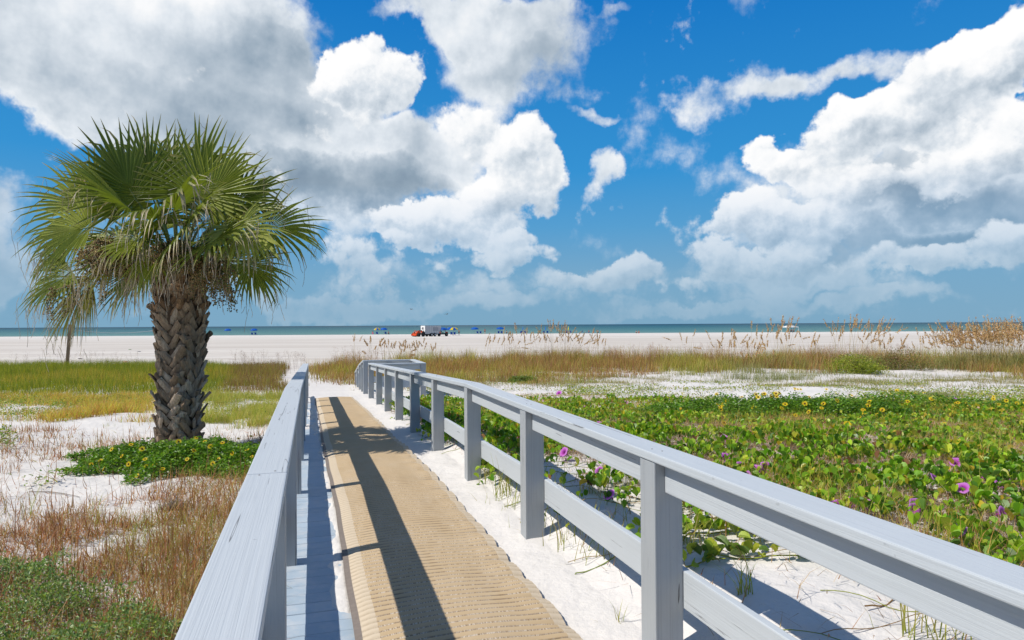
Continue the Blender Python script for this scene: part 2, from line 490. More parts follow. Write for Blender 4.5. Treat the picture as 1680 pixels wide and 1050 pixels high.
MATL = lambda s: np.interp(s, [0, 5, 7, 9, 14, 20], [-.49, -.49, -.515, -.545, -.58, -.645])
def build_mat():
    s0, s1, ds = .6, 20.15, .0085
    ss = np.arange(s0, s1, ds)
    us = np.concatenate([[0, .012, .034, .040], np.linspace(.05, .98, 26), [1.0, 1.018, 1.036, 1.05]])
    S, U = np.meshgrid(ss, us, indexing='ij')
    wob = .004 * np.sin(S * 2.1 + 1) + .002 * np.sin(S * 5.3)
    sc = np.abs(np.sin(math.pi * S / .37 + 1.3 * np.sin(S * 1.3))) ** .8 * (.35 + 1.1 * fbm(S * 1.1, S * 0 + 9, 2))   # scalloped right edge
    Q = MATL(S) + U + wob + sstep(.9, 1.05, U) * (.012 * sc - .008)
    per = .062
    crown = .030 * (1 - np.clip((U - .52) / .53, -1, 1) ** 2) * (.7 + .6 * fbm(S * .5, S * 0 + 3, 2))
    hump = .05 * np.exp(-((S - 2.6) / 1.3) ** 2) * (1 - ((U - .6) / .7) ** 2)
    wr = (fbm(S * 1.3 + 8, U * 1.5, 3) - .5) * .030
    ribamp = .0115 * sstep(.04, .07, U) * (1 - .6 * sstep(.97, 1.04, U))
    rib = ribamp * (np.abs(np.sin(math.pi * (S / per + .10 * np.sin(U * 3)))) ** .7)
    edge = sstep(.82, 1.03, U) * .034 * sc * (1 - .5 * sstep(12, 17, S))
    Z = gh(S) + .026 + crown + hump + wr * sstep(0, .15, U) + rib + edge
    Z = Z - .07 * sstep(19.85, 20.15, S)
    X = OX + AX[0] * S + BX[0] * Q; Y = AX[1] * S + BX[1] * Q
    V, Fa = grid('m', X, Y, Z)
    uv = np.stack([U.ravel(), S.ravel()], 1)
    m, nt, b = newmat('woven_mat')
    tc = N_(nt, 'ShaderNodeTexCoord').outputs['UV']
    sep = N_(nt, 'ShaderNodeSeparateXYZ'); nt.links.new(tc, sep.inputs[0])
    u, v = sep.outputs[0], sep.outputs[1]
    ph = mth(nt, 'ADD', mth(nt, 'DIVIDE', v, per), mth(nt, 'MULTIPLY', mth(nt, 'SINE', mth(nt, 'MULTIPLY', u, 3.0)), .10))
    rv = mth(nt, 'ABSOLUTE', mth(nt, 'SINE', mth(nt, 'MULTIPLY', ph, math.pi)))
    groove = ramp(nt, rv, [(.25, (1, 1, 1)), (.55, (0, 0, 0))])
    dots = ramp(nt, noise(nt, mapping(nt, tc, (130, 40, 1)), 1, 2, .5), [(.40, (0, 0, 0)), (.60, (1, 1, 1))])
    pat = noise(nt, mapping(nt, tc, (6, 1.2, 1)), 1, 4, .6)
    sandf = ramp(nt, pat, [(.36, (0, 0, 0)), (.52, (1, 1, 1))])
    holes = mixc(nt, sandf, (.13, .09, .055), (.54, .47, .38))
    gc = mixc(nt, dots, holes, (.22, .155, .09))
    # far away the weave is finer than a pixel and reads as an even tan
    rib_c = mixc(nt, noise(nt, mapping(nt, tc, (3, 20, 1)), 1, 4, .7), (.43, .31, .18), (.51, .385, .235))
    c = mixc(nt, mth(nt, 'MULTIPLY', groove, 1.0), rib_c, gc)
    dust = ramp(nt, noise(nt, mapping(nt, tc, (2.5, 1.1, 1)), 1, 6, .7), [(.48, (0, 0, 0)), (.75, (1, 1, 1))])
    c = mixc(nt, mth(nt, 'MULTIPLY', dust, .30), c, (.54, .46, .36))
    cream = mth(nt, 'MAXIMUM', mth(nt, 'LESS_THAN', u, .118), mth(nt, 'GREATER_THAN', u, .985))
    c = mixc(nt, mth(nt, 'MULTIPLY', cream, .8), c, mixc(nt, rv, (.46, .37, .26), (.58, .49, .37)))
    bnd = mth(nt, 'LESS_THAN', u, .037)
    c = mixc(nt, bnd, c, mixc(nt, noise(nt, tc, 30, 3), (.15, .125, .105), (.25, .21, .18)))
    nt.links.new(c, b.inputs['Base Color']); b.inputs['Roughness'].default_value = .8; b.inputs['Specular IOR Level'].default_value = .2
    bump(nt, mth(nt, 'ADD', noise(nt, tc, 200, 2), mth(nt, 'MULTIPLY', dots, .3)), .4, .003, b)
    o = link('beach_access_mat', mesh_np('beach_access_mat', V, Fa, uv=uv, smooth=True), m)
    tag(o, 'tan ribbed roll-out mat with cream edges laid along the sandy boardwalk', 'mat')
build_mat()

def board(name, p0, p1, h, t, mat, parent, up=0.0, ext=0.0, side=0.0):
    """board from p0 to p1 (centre line of its top face); h vertical size, t width"""
    p0 = Vector(p0); p1 = Vector(p1); d = (p1 - p0); L = d.length; x = d.normalized()
    y = Vector((0, 0, 1)).cross(x).normalized(); z = x.cross(y)
    M = Matrix((x, y, z)).transposed().to_4x4(); M.translation = (p0 + p1) / 2 - z * h / 2 + y * side
    me = box_mesh(name, L + ext * 2, t, h, .006)
    return link(name, me, mat, parent, M)
def post(p, top, bot, parent, rotz, w=.14, mat=None, name='post', lean=(0, 0)):
    L = top - bot
    M = Matrix.Translation((p[0], p[1], (top + bot) / 2)) @ Matrix.Rotation(rotz, 4, 'Z') @ Matrix.Rotation(lean[0], 4, 'Y') @ Matrix.Rotation(-math.pi / 2, 4, 'Y')
    me = box_mesh(name, L, w, w, .005)
    return link(name, me, mat or M_post, parent, M)
def nails(parent, pts):
    mb = MB()
    for p, n in pts:
        p = Vector(p); n = Vector(n)
        mb.cyl(p - n * .002, p + n * .0015, .0045, .004, 6)
    mb.build('nail_heads', M_nail, parent)
M_nail = plain('rusty_nail', (.16, .12, .10), .6, .4, .3)
rz = math.atan2(AX[1], AX[0])
def railing(side, sposts, joints, s_end, label):
    q = side * RQ
    P0 = path_pt(sposts[1], q, float(gh(sposts[1])))
    t = empty('boardwalk_railing', P0, label, 'railing')
    kink = 7.12 if side > 0 else 6.95
    top = lambda s: (float(np.interp(.9597 * s, [-9, 6.75, 19.5, 30], [.02, .02, -.46, -.86])))
    for s in sposts:
        g = top(s)
        post(path_pt(s, q), g + .958, g - .5, t, rz + random.uniform(-.012, .012), lean=(random.uniform(-.004, .004), 0))
    for a, b_ in zip(joints[:-1], joints[1:]):
        board('handrail', path_pt(a + .003, q, top(a) + 1.0), path_pt(b_ - .003, q, top(b_) + 1.0), .04, .152, M_rail, t)
    ends = [joints[0]] + list(sposts) + [joints[-1]]
    ns = []
    for i, (a, b_) in enumerate(zip(sposts[:-1], sposts[1:])):
        a2, b2 = a + .0705, b_ - .0705
        if b2 <= a2: continue
        board('rail_support', path_pt(a2, q, top(a2) + .9565), path_pt(b2, q, top(b2) + .9565), .135, .04, M_rail, t)
        n = Vector((-BX[0] * side, -BX[1] * side, 0))
        for ss in (a - .03, a + .03):
            tp_ = Vector(path_pt(ss, q + random.uniform(-.03, .03), top(ss) + 1.0)); ns.append((tp_, Vector((0, 0, 1))))
        for ss in (a2 + .03,):
            for dz in (.86, .90):
                ns.append((Vector(path_pt(ss, q, top(ss) + dz)) + n * .0205, n))
    # the lower boards are nailed to the outer face of the posts
    qo = q + side * .0905
    for a, b_ in zip(sposts[:-1:2], list(sposts[2::2]) + ([sposts[-1]] if len(sposts) % 2 == 0 else [])):
        board('lower_board', path_pt(a + .004 - .0, qo, top(a) + .46), path_pt(b_ - .004, qo, top(b_) + .46), .17, .038, M_rail, t)
    nails(t, ns)
    return t
sl = [(y + .241) / .9597 for y in (-1.05, .82, 2.70, 4.57, 6.48, 8.36, 10.25, 12.15, 14.0, 15.9, 17.7, 19.4)]
sr = [(y - .241) / .9597 for y in (-2.4, -.55, 1.30, 3.15, 5.0, 6.85, 8.75, 10.7, 12.65, 14.5, 16.4, 18.6)]
t_left = railing(-1, sl, [-1.6, sl[2], sl[4], sl[6], sl[8], sl[11] + .1], 0, 'blue grey wooden railing along the left side of the mat, nearest the palm')
t_right = railing(1, sr, [-3.0, sr[3] - 2.2, sr[5], sr[7], sr[9], sr[11] + .09], 0, 'long blue grey wooden railing on the right of the mat beside the vines')
# hidden under the cap joint
# side platform at the far end: rails on three sides, then a rail stepping down to the beach
def platform():
    NL = path_pt(sr[11] + .15, RQ + .0, -.46); g = -.46
    s0 = sr[11]; s1 = s0 + 2.05; q0 = RQ; q1 = RQ + 1.42
    t = empty('platform_railing', path_pt(s0, q1, -.6), 'blue grey railing around the small side platform at the far end of the mat', 'railing')
    T = g + 1.02
    cs = [(s0, q0 + .16), (s0, q1), (s1, q1), (s1, q0)]
    for (a, b_) in zip(cs[:-1], cs[1:]):
        pa = Vector(path_pt(*a, T)); pb = Vector(path_pt(*b_, T)); d = (pb - pa).normalized()
        board('handrail', pa + d * (0 if a == cs[0] else .078), pb + d * .074, .04, .152, M_rail, t)
        board('rail_support', pa + d * .07 - Vector((0, 0, .0435)), pb - d * .07 - Vector((0, 0, .0435)), .135, .04, M_rail, t)
        board('lower_board', pa + d * .072 - Vector((0, 0, .50)), pb - d * .072 - Vector((0, 0, .50)), .17, .038, M_rail, t)
    for c in [(s0, q1), (s1, q1), (s1, q0), (s1, (q0 + q1) / 2)]:
        post(path_pt(*c), T - .042, T - 1.5, t, rz)
    # platform floor
    for k in range(14):
        s = s0 + .08 + k * .142
        board('floor_plank', path_pt(s, q0 + .1, g - .01), path_pt(s, q1 - .08, g - .01), .035, .136, M_deck, t)
    t2 = empty('descending_railing', path_pt(s1 + 1.5, q0, -.8), 'short grey handrail stepping down from the far platform to the beach', 'railing')
    pts = [(s1 + .075, T), (s1 + 1.9, T - .22), (s1 + 4.2, T - .62)]
    for (a, za), (b_, zb) in zip(pts[:-1], pts[1:]):
        board('handrail', path_pt(a, q0, za), path_pt(b_, q0, zb), .04, .152, M_rail, t2)
        board('rail_support', path_pt(a + .08, q0, za - .05), path_pt(b_ - .08, q0, zb - .05), .13, .04, M_rail, t2)
        board('lower_board', path_pt(a, q0 + .09, za - .5), path_pt(b_, q0 + .09, zb - .5), .15, .038, M_rail, t2)
    for s, z in ((s1 + .95, T - .11), (s1 + 1.95, T - .23), (s1 + 3.1, T - .42), (s1 + 4.12, T - .60)):
        post(path_pt(s, q0), z - .045, z - 1.3, t2, rz)
platform()
# ================================================================== PALM
PY = 9.5
PB = ground_at(290, 728); PB = np.array([(289 - 840) / F * PY, PY, float(terrain((289 - 840) / F * PY, PY))])
palm = empty('cabbage_palm', PB, 'cabbage palm with a shaggy green fan crown and criss-crossed boots on its thick trunk', 'palm tree')
TOP = np.array([at(290, 440, PY)[0], PY, at(290, 440, PY)[2]])
HT = TOP[2] - PB[2]
def trunk_c(t): return PB + (TOP - PB) * t + np.array([.04 * math.sin(t * 3), .03 * math.sin(t * 2.2), 0])
def trunk_r(t): return float(np.interp(t, [0, .08, .3, .7, .92, 1.0], [.285, .255, .255, .315, .30, .21]))
def barkmat():
    m, nt, b = newmat('palm_boots')
    g = N_(nt, 'ShaderNodeNewGeometry'); tc = N_(nt, 'ShaderNodeAttribute', attribute_name='tint').outputs['Color']
    pos = g.outputs['Position']
    n = noise(nt, mapping(nt, pos, (30, 30, 9)), 1, 6, .65)
    st = noise(nt, mapping(nt, pos, (120, 120, 14)), 1, 3, .6)
    c = mixc(nt, ramp(nt, n, [(.35, (0, 0, 0)), (.65, (1, 1, 1))]), mixc(nt, 1.0, tc, (.62, .56, .52), 'MULTIPLY'), tc)
    c = mixc(nt, mth(nt, 'MULTIPLY', ramp(nt, st, [(.50, (0, 0, 0)), (.62, (1, 1, 1))]), .40), c, (.10, .075, .055))
    nt.links.new(c, b.inputs['Base Color']); b.inputs['Roughness'].default_value = .85; b.inputs['Specular IOR Level'].default_value = .2
    bump(nt, mth(nt, 'ADD', n, st), .9, .015, b)
    return m
M_bark = barkmat()
M_core = plain('palm_core_fibre', (.085, .058, .04), .95, .1, 0, .5, 30)
nr, nc = 60, 40
V = []
for i in range(nr + 1):
    t = -.06 + 1.08 * i / nr; c = trunk_c(t)
    for j in range(nc):
        a = 2 * math.pi * j / nc
        r = trunk_r(max(t, 0)) * .93 * (1 + .06 * math.sin(7 * a + 9 * t) + .04 * math.sin(13 * a - 30 * t))
        V.append(c + np.array([math.cos(a) * r, math.sin(a) * r, 0]))
Fa = [[i * nc + j, i * nc + (j + 1) % nc, (i + 1) * nc + (j + 1) % nc, (i + 1) * nc + j] for i in range(nr) for j in range(nc)]
link('trunk', mesh_np('trunk', V, Fa, smooth=True), M_core, palm)
# boots: broad cut leaf bases crossing left and right up the trunk
def boots():
    parts = []
    rows = 35
    for r in range(rows):
        t = .0 + .985 * r / rows
        n = 11
        for j in range(n):
            a = 2 * math.pi * (j + (r % 2) * .5) / n + random.uniform(-.09, .09)
            tt = t + random.uniform(-.012, .012)
            rad = trunk_r(tt) * .93
            c = trunk_c(tt)
            out = np.array([math.cos(a), math.sin(a), 0]); tan = np.array([-math.sin(a), math.cos(a), 0]); up = np.array([0, 0, 1.0])
            lean = (1 if (j + r) % 2 else -1) * random.uniform(.40, .72)
            flare = random.uniform(.20, .42) + (.06 if t > .55 else 0) + (.1 if t > .85 else 0)
            if random.random() < .07: flare += .4
            L = random.uniform(.17, .26) * (1 if t < .85 else .85)
            w0 = random.uniform(.046, .066); w1 = w0 * random.uniform(.60, .80); th = random.uniform(.018, .028)
            d = up * math.cos(lean) + tan * math.sin(lean); d = d / np.linalg.norm(d)
            sd_ = np.cross(out, d); sd_ /= np.linalg.norm(sd_)
            P = []; n_s = 5
            for k in range(n_s):
                u = k / (n_s - 1)
                off = .012 + L * (flare * u ** 1.3)
                cc = c + d * (L * u - .05) + out * (rad + off - .015)
                # follow the curve of the trunk
                la = L * u * math.sin(lean); cc = cc - out * (la * la / (2 * rad))
                w = w0 + (w1 - w0) * u
                cut = (random.uniform(-.03, .03)) if k == n_s - 1 else 0
                nrm = out
                for (sx, dz) in ((-1, 0), (-.55, .8), (0, 1), (.55, .8), (1, 0), (.5, -.55), (-.5, -.55)):
                    P.append(cc + sd_ * w * sx + nrm * th * dz + d * cut * sx)
            P = np.array(P); m = 7
            Fq = [[i * m + q, i * m + (q + 1) % m, (i + 1) * m + (q + 1) % m, (i + 1) * m + q] for i in range(n_s - 1) for q in range(m)]
            e = (n_s - 1) * m
            Fq += [[e + 0, e + 1, e + 5, e + 6], [e + 1, e + 2, e + 3, e + 5], [e + 3, e + 4, e + 5, e + 5]]
            Fq[-1] = [e + 3, e + 4, e + 5, e + 5]
            g = random.uniform(.6, 1.35)
            colr = np.array([.36, .265, .18]) * g if random.random() < .65 else np.array([.46, .37, .28]) * g
            if t > .75: colr = colr * np.array([1.0, .86, .72])
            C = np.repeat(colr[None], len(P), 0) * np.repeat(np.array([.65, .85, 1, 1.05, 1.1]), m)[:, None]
            # replace degenerate quad by a thin one
            Fq[-1] = [e + 3, e + 4, e + 5, e + 2]
            parts.append((P, Fq, C))
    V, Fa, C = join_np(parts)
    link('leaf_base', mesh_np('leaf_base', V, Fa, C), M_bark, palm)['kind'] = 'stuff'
boots()

PG0 = np.array([.065, .095, .012]); PG1 = np.array([.18, .205, .022]); PY_ = np.array([.30, .31, .06]); PBR = np.array([.30, .20, .11])
CG = np.array(at(288, 400, PY))
def frond(hub, mdir, ndir, rad, spread=2.0, nl=38, droop=.35, yel=0.0, dead=0.0, root=None, cup=.25, ragged=.3):
    hub = np.array(hub, float); m = np.array(mdir, float); m /= np.linalg.norm(m)
    n = np.array(ndir, float); n = n - m * np.dot(n, m); n /= np.linalg.norm(n); s = np.cross(m, n)
    g = np.array([0, 0, -1.0])
    dth = 2 * spread / nl
    T = np.array([0, .12, .3, .48, .66, .82, .93, 1.0])
    rows = []; cols = []
    base_c = (PG0 + (PG1 - PG0) * random.random()) * (1 - yel) + PY_ * yel
    base_c = base_c * (1 - dead) + PBR * np.array([1, 1, 1]) * dead
    th = np.linspace(-spread, spread, nl) + rng.normal(0, .012, nl)
    L = rad * (.70 + .30 * np.cos(th * .55)) * rng.uniform(.90, 1.06, nl)
    dr = droop * rng.uniform(.6, 1.5, nl)
    if ragged: dr = dr + (rng.random(nl) < .12 * ragged * 3) * rng.uniform(.3, .9, nl)
    brk = np.where(rng.random(nl) < .20 + ragged * .45, rng.uniform(.55, .85, nl), 1.2)     # tips that have snapped over
    costa = .28 * rad
    d = np.cos(th)[:, None] * m + np.sin(th)[:, None] * s + n * (cup * (np.abs(th) / spread) ** 1.5)[:, None]
    d /= np.linalg.norm(d, axis=1)[:, None]
    org = hub + m * (costa * np.maximum(0, np.cos(th * .9)))[:, None] * (1 - (np.abs(th) / spread))[:, None]
    perp = np.cross(d, n); perp /= np.linalg.norm(perp, axis=1)[:, None]
    zig = np.where(np.arange(nl) % 2, 1, -1) * .006
    pos_prev = org.copy(); dirc = d.copy()
    V = []; C = []
    tipc = np.array([.46, .36, .24])
    for k, t in enumerate(T):
        if k:
            dt = T[k] - T[k - 1]
            # bend towards gravity with length
            bendw = (dr * (t ** 1.6) * 1.4 + np.where(t > brk, 2.6, 0)) * dt / .2
            dirc = dirc + g * (bendw * .32)[:, None]
            dirc /= np.linalg.norm(dirc, axis=1)[:, None]
            pos_prev = pos_prev + dirc * (L * dt)[:, None]
        wmax = L * .42 * dth * .74
        w = wmax * (min(t / .40, 1) * .96 + .04) * (1 - max(0, (t - .42) / .58) ** 1.15 * .96)
        p = perp
        fold = n * (w * .55)[:, None]
        V += [pos_prev - p * w[:, None] + fold, pos_prev - fold * .3, pos_prev + p * w[:, None] + fold]
        brown = np.clip(sstep(.80, 1.0, t) * .6 + (t > brk) * .75, 0, 1)
        brown = np.broadcast_to(brown, nl)
        lt = (1.0 + .45 * (1 - t)) * (.85 + .3 * rng.random(nl))
        c = (base_c[None] * lt[:, None]) * (1 - brown[:, None]) + tipc * brown[:, None]
        C += [c, c * 1.12, c]
    nT = len(T)
    V = np.stack(V, 1).reshape(-1, 3); C = np.stack(C, 1).reshape(-1, 3)
    f = []
    for k in range(nT - 1):
        a = 3 * k; f += [[a, a + 1, a + 4, a + 3], [a + 1, a + 2, a + 5, a + 4]]
    Fa = (np.array(f)[None] + (np.arange(nl) * 3 * nT)[:, None, None]).reshape(-1, 4)
    parts = [(V, Fa, C)]
    # loose threads hanging off the blade
    nt_ = int((34 if dead < .9 else 8) * ragged)
    for _ in range(nt_):
        i = rng.integers(nl); st = org[i] + d[i] * L[i] * rng.uniform(.5, .95) + g * L[i] * dr[i] * .25
        k = 6; pts = [st]
        a = rng.uniform(0, 6.28); ll = rng.uniform(.10, .42)
        for q in range(k): pts.append(pts[-1] + np.array([math.cos(a) * .012, math.sin(a) * .012, -ll / k]) + rng.normal(0, .006, 3))
        tv, tf = tube_np(pts, .0030, 3)
        parts.append((tv, tf, np.array([.50, .41, .31]) * rng.uniform(.6, 1.1)))
    V, Fa, C = join_np(parts)
    o = link('frond', mesh_np('frond', V, Fa, C), M_palm, palm)
    root = trunk_c(.985) + (hub - TOP) * np.array([.10, .10, .0]) if root is None else root
    mid = (root + hub) / 2 + np.array([0, 0, .16 * np.linalg.norm(hub - root)])
    pts = [(1 - u) ** 2 * root + 2 * u * (1 - u) * mid + u * u * hub for u in np.linspace(0, 1, 10)]
    pts.append(hub + m * costa * .6)
    rr = list(np.linspace(.028, .012, 10)) + [.005]
    tv, tf = tube_np(pts, rr, 6)
    c = np.array([.17, .22, .06]) * (1 - dead) + PBR * dead
    link('petiole', mesh_np('petiole', tv, tf, np.broadcast_to(c, (len(tv), 3)), smooth=True), M_palm, palm if False else o)
    return o
def fr(hx, hy, tx, ty, dz0, ddz, nd=(0.1, -1, .25), **k):
    h = at(hx, hy, PY + dz0); t = at(tx, ty, PY + dz0 + ddz)
    return frond(h, t - h, nd, np.linalg.norm(t - h), **k)
# fans seen in the photograph (photo pixels, then depth of the hub and of the tip)
fr(222, 326, 165, 225, -.25, -.05, spread=2.0, droop=.12, ragged=.15)
fr(252, 315, 232, 212, .10, .1, spread=1.7, droop=.10, ragged=.1)
fr(285, 315, 290, 226, .5, .3, spread=1.8, droop=.12, ragged=.1)
fr(322, 318, 342, 214, -.15, .1, spread=1.9, droop=.12, ragged=.15)
fr(335, 330, 410, 252, -.3, .0, spread=1.8, droop=.15, ragged=.2)
fr(200, 330, 135, 262, .3, .1, spread=1.7, droop=.2, ragged=.2)
fr(375, 340, 462, 290, -.1, .1, spread=1.7, droop=.42, ragged=.5)
fr(430, 372, 530, 380, .0, .1, (.3, -1, .5), spread=1.6, droop=.55, ragged=.5)
fr(392, 372, 440, 415, -.75, -.35, (.0, -.8, .8), spread=2.1, droop=.45, yel=.8, ragged=.4)
fr(405, 430, 452, 482, -.2, -.2, (.2, -1, .6), spread=1.7, droop=.5, yel=.2, ragged=.5)
fr(150, 372, 42, 392, -.2, .0, (-.2, -1, .5), spread=1.6, droop=.48, yel=.15, ragged=.6)
fr(165, 352, 62, 300, .2, .2, (-.1, -1, .4), spread=1.5, droop=.5, ragged=.5)
fr(118, 445, 38, 500, -.3, -.2, (-.4, -1, .5), spread=1.6, droop=.42, yel=.25, ragged=.9)
fr(150, 455, 90, 545, -.1, -.1, (-.2, -1, .3), spread=1.1, droop=.3, yel=.3, ragged=.9, dead=.3)
fr(284, 352, 296, 292, -.85, -.75, (0, -.9, .7), spread=2.4, droop=.55, yel=.15, ragged=.8)
fr(250, 405, 238, 470, -.75, -.35, (0, -1, .6), spread=1.6, droop=.5, yel=.25, ragged=.8)
fr(345, 398, 400, 372, -.9, -.5, (.1, -.8, .8), spread=2.0, droop=.5, yel=.3, ragged=.7)
fr(232, 392, 170, 420, -.8, -.5, (-.1, -.8, .8), spread=2.0, droop=.5, yel=.1, ragged=.7)
# the rest of the crown, spiralling round the bud
for i in range(15):
    a = i * 2.39996 + .4
    fa_ = math.atan2(math.sin(a), math.cos(a)); front = -2.3 < fa_ < -.85
    if front and (i % 2 or i < 8): continue
    e = R(np.interp(i, [0, 3, 8, 14], [66, 42, 14, -22])) + random.uniform(-.1, .1)
    r0 = random.uniform(.62, .80)
    dr_ = np.array([math.cos(a) * math.cos(e), math.sin(a) * math.cos(e), math.sin(e)])
    h = CG + np.array([0, 0, -.02]) + dr_ * r0 * np.array([1, 1, .95])
    m = dr_ + np.array([0, 0, -.18 if e < .6 else .0]); 
    nn = np.array([-math.cos(a) * math.sin(e), -math.sin(a) * math.sin(e), math.cos(e)]) + np.array([0, -.5, 0])
    frond(h, m, nn, random.uniform(.72, .95) * (.75 if front else 1), spread=random.uniform(1.6, 2.1), droop=np.interp(e, [-.4, 1.2], [.5, .15]), yel=random.uniform(0, .3), ragged=random.uniform(.3, .9), nl=36)
fr(300, 385, 330, 330, -.95, -.6, (0, -.9, .7), spread=2.2, droop=.6, yel=.2, ragged=.9)
fr(262, 368, 225, 330, -.9, -.6, (0, -.9, .7), spread=2.2, droop=.6, yel=.1, ragged=.9)
fr(196, 420, 130, 470, -.5, -.3, (-.2, -1, .6), spread=1.7, droop=.55, yel=.3, ragged=1.0, dead=.25)
fr(110, 400, 50, 450, .1, .1, (-.3, -1, .5), spread=1.6, droop=.45, yel=.1, ragged=.8)
# dead hanging fronds under the crown
for a, hh in ((3.6, .0), (4.0, .12), (4.4, -.05), (4.7, .14), (5.0, .02), (5.3, .1), (2.4, .0), (3.1, .05), (.5, 0), (5.7, -.02), (0.0, .05)):
    dr_ = np.array([math.cos(a), math.sin(a), 0])
    h = TOP + dr_ * .46 + np.array([0, 0, .10 + hh])
    frond(h, dr_ * .5 + np.array([0, 0, -1]), dr_ + np.array([0, 0, .3]), random.uniform(.26, .46), spread=.8, nl=22, droop=.3, dead=.95, ragged=1.0, root=trunk_c(.96) + dr_ * .15)

# fruit clusters
M_fruit = leafmat('palm_fruit', .5, .3, 0)
ico_v = []; 
_bm = bmesh.new(); bmesh.ops.create_icosphere(_bm, subdivisions=1, radius=1); ICV = np.array([v.co[:] for v in _bm.verts]); ICF = np.array([[v.index for v in f.verts] for f in _bm.faces]); _bm.free()
def fruit(p_end, length, spread, nb=26, green=.3):
    p_end = np.array(p_end, float)
    root = trunk_c(.97); mid = (root + p_end) / 2 + np.array([0, 0, .22])
    main = np.array([(1 - u) ** 2 * root + 2 * u * (1 - u) * mid + u * u * p_end for u in np.linspace(0, 1, 9)])
    tv, tf = tube_np(main, np.linspace(.011, .006, 9), 5)
    parts = [(tv, tf, np.array([.34, .25, .14]))]
    bp = []
    for k in range(nb):
        st = main[-1] * rng.random() * 0 + main[min(8, 5 + k % 4)] + rng.normal(0, .02, 3)
        q = rng.normal(0, 1, 2) * spread * .5
        L = length * rng.uniform(.45, 1.0); pts = [st]
        v = np.array([q[0], q[1], rng.uniform(-.1, .25)]); 
        for j in range(9):
            v = v + np.array([0, 0, -.16]); v = v / max(1, np.linalg.norm(v) * 1.0)
            pts.append(pts[-1] + v * L / 9 * np.array([1, 1, 1]) + rng.normal(0, .007, 3))
        pts = np.array(pts)
        tv, tf = tube_np(pts, .0026, 3); parts.append((tv, tf, np.array([.36, .25, .13])))
        for j in range(20):
            u = rng.uniform(1, 9); i = int(u) if u < 9 else 8
            b0 = pts[i] + (pts[min(i + 1, 9)] - pts[i]) * (u - i)
            bp.append(b0 + rng.normal(0, .022, 3))
    bp = np.array(bp); N = len(bp)
    C = palette(N, [(.13, .14, .03), (.20, .12, .045), (.07, .06, .02), (.34, .23, .09)], .25, [green, .35, .15, .5 - green])
    V, Fa, C = scatter(ICV, ICF, bp, np.repeat(np.eye(3)[None], N, 0), rng.uniform(.0085, .0125, N), C)
    Vt, Ft, Ct = join_np(parts)
    o = link('fruit_cluster', mesh_np('fruit_cluster', V, Fa, C, smooth=True), M_fruit, palm)
    link('stalk', mesh_np('stalk', Vt, Ft, Ct), M_dry, o)
fruit(at(165, 396, PY - .95), .62, .62, 60, .1)
fruit(at(262, 405, PY - 1.05), .5, .5, 40, .2)
fruit(at(138, 412, PY - 1.0), .6, .55, 44, .1)
fruit(at(205, 420, PY - .9), .5, .5, 30, .3)
fruit(at(292, 395, PY - 1.1), .55, .55, 44, .3)
fruit(at(318, 415, PY - 1.0), .45, .5, 30, .35)
fruit(at(368, 430, PY - .8), .85, .40, 46, .35)
fruit(at(378, 470, PY - .3), .62, .22, 26, .4)
fruit(at(345, 430, PY - .9), .6, .5, 34, .3)
fruit(at(85, 478, PY - .6), .62, .30, 26, .35)
# ================================================================== VEGETATION
def hz(X, Y): return terrain(X, Y)
def sample(n, y0, y1, x0f=-1.0, x1f=1.0, dens=None):
    """points uniform on the ground inside the wedge, kept with probability dens(X, Y, px, py)"""
    Y = np.sqrt(rng.random(n) * (y1 * y1 - y0 * y0) + y0 * y0)
    X = Y * (x0f + (x1f - x0f) * rng.random(n))
    Z = terrain(X, Y)
    px, py = proj(np.stack([X, Y, Z], 1))
    keep = rng.random(n) < dens(X, Y, px, py)
    return np.stack([X, Y, Z], 1)[keep], px[keep], py[keep]
def box(px, py, x0, x1, y0, y1, e=12):
    return sstep(x0 - e, x0 + e, px) * (1 - sstep(x1 - e, x1 + e, px)) * sstep(y0 - e * .3, y0 + e * .3, py) * (1 - sstep(y1 - e * .3, y1 + e * .3, py))
def stuff(name, label, parts, mat, smooth=False):
    V, Fa, C = join_np(parts)
    o = link(name, mesh_np(name, V, Fa, C, smooth=smooth), mat)
    return tag(o, label, name.replace('_', ' '), kind='stuff')
UP = rng.random

# ---- railroad vine leaf: two lobes folded along the midrib
def vine_leaf():
    mid = [(0, 0, 0), (0, .33, .02), (0, .66, .0), (0, .90, -.05)]
    out = [(.30, .10), (.52, .42), (.50, .80), (.24, 1.04)]
    V = [*mid]
    for sgn in (1, -1):
        for (x, y) in out: V.append((sgn * x * .74, y, .78 * x - .12 * (y - .5) ** 2))
    Fq = []
    for base_ in (4, 8):
        for k in range(3): Fq.append([k, base_ + k, base_ + k + 1, k + 1])
    return np.array(V, float), np.array(Fq)
VLV, VLF = vine_leaf()
# small simple leaf (dune sunflower, herbs): folded lozenge of two quads
SLV = np.array([(0, 0, 0), (.30, .38, .14), (.16, .78, .08), (0, 1, -.04), (-.30, .38, .14), (-.16, .78, .08), (0, .5, 0)], float)
SLF = np.array([[0, 1, 2, 6], [6, 2, 3, 3], [0, 6, 5, 4], [6, 3, 5, 5]])
SLF = np.array([[0, 1, 2, 6], [0, 6, 5, 4], [6, 2, 3, 5]])
def perpd(X, Y): return sq(X, Y)[1] - RQ

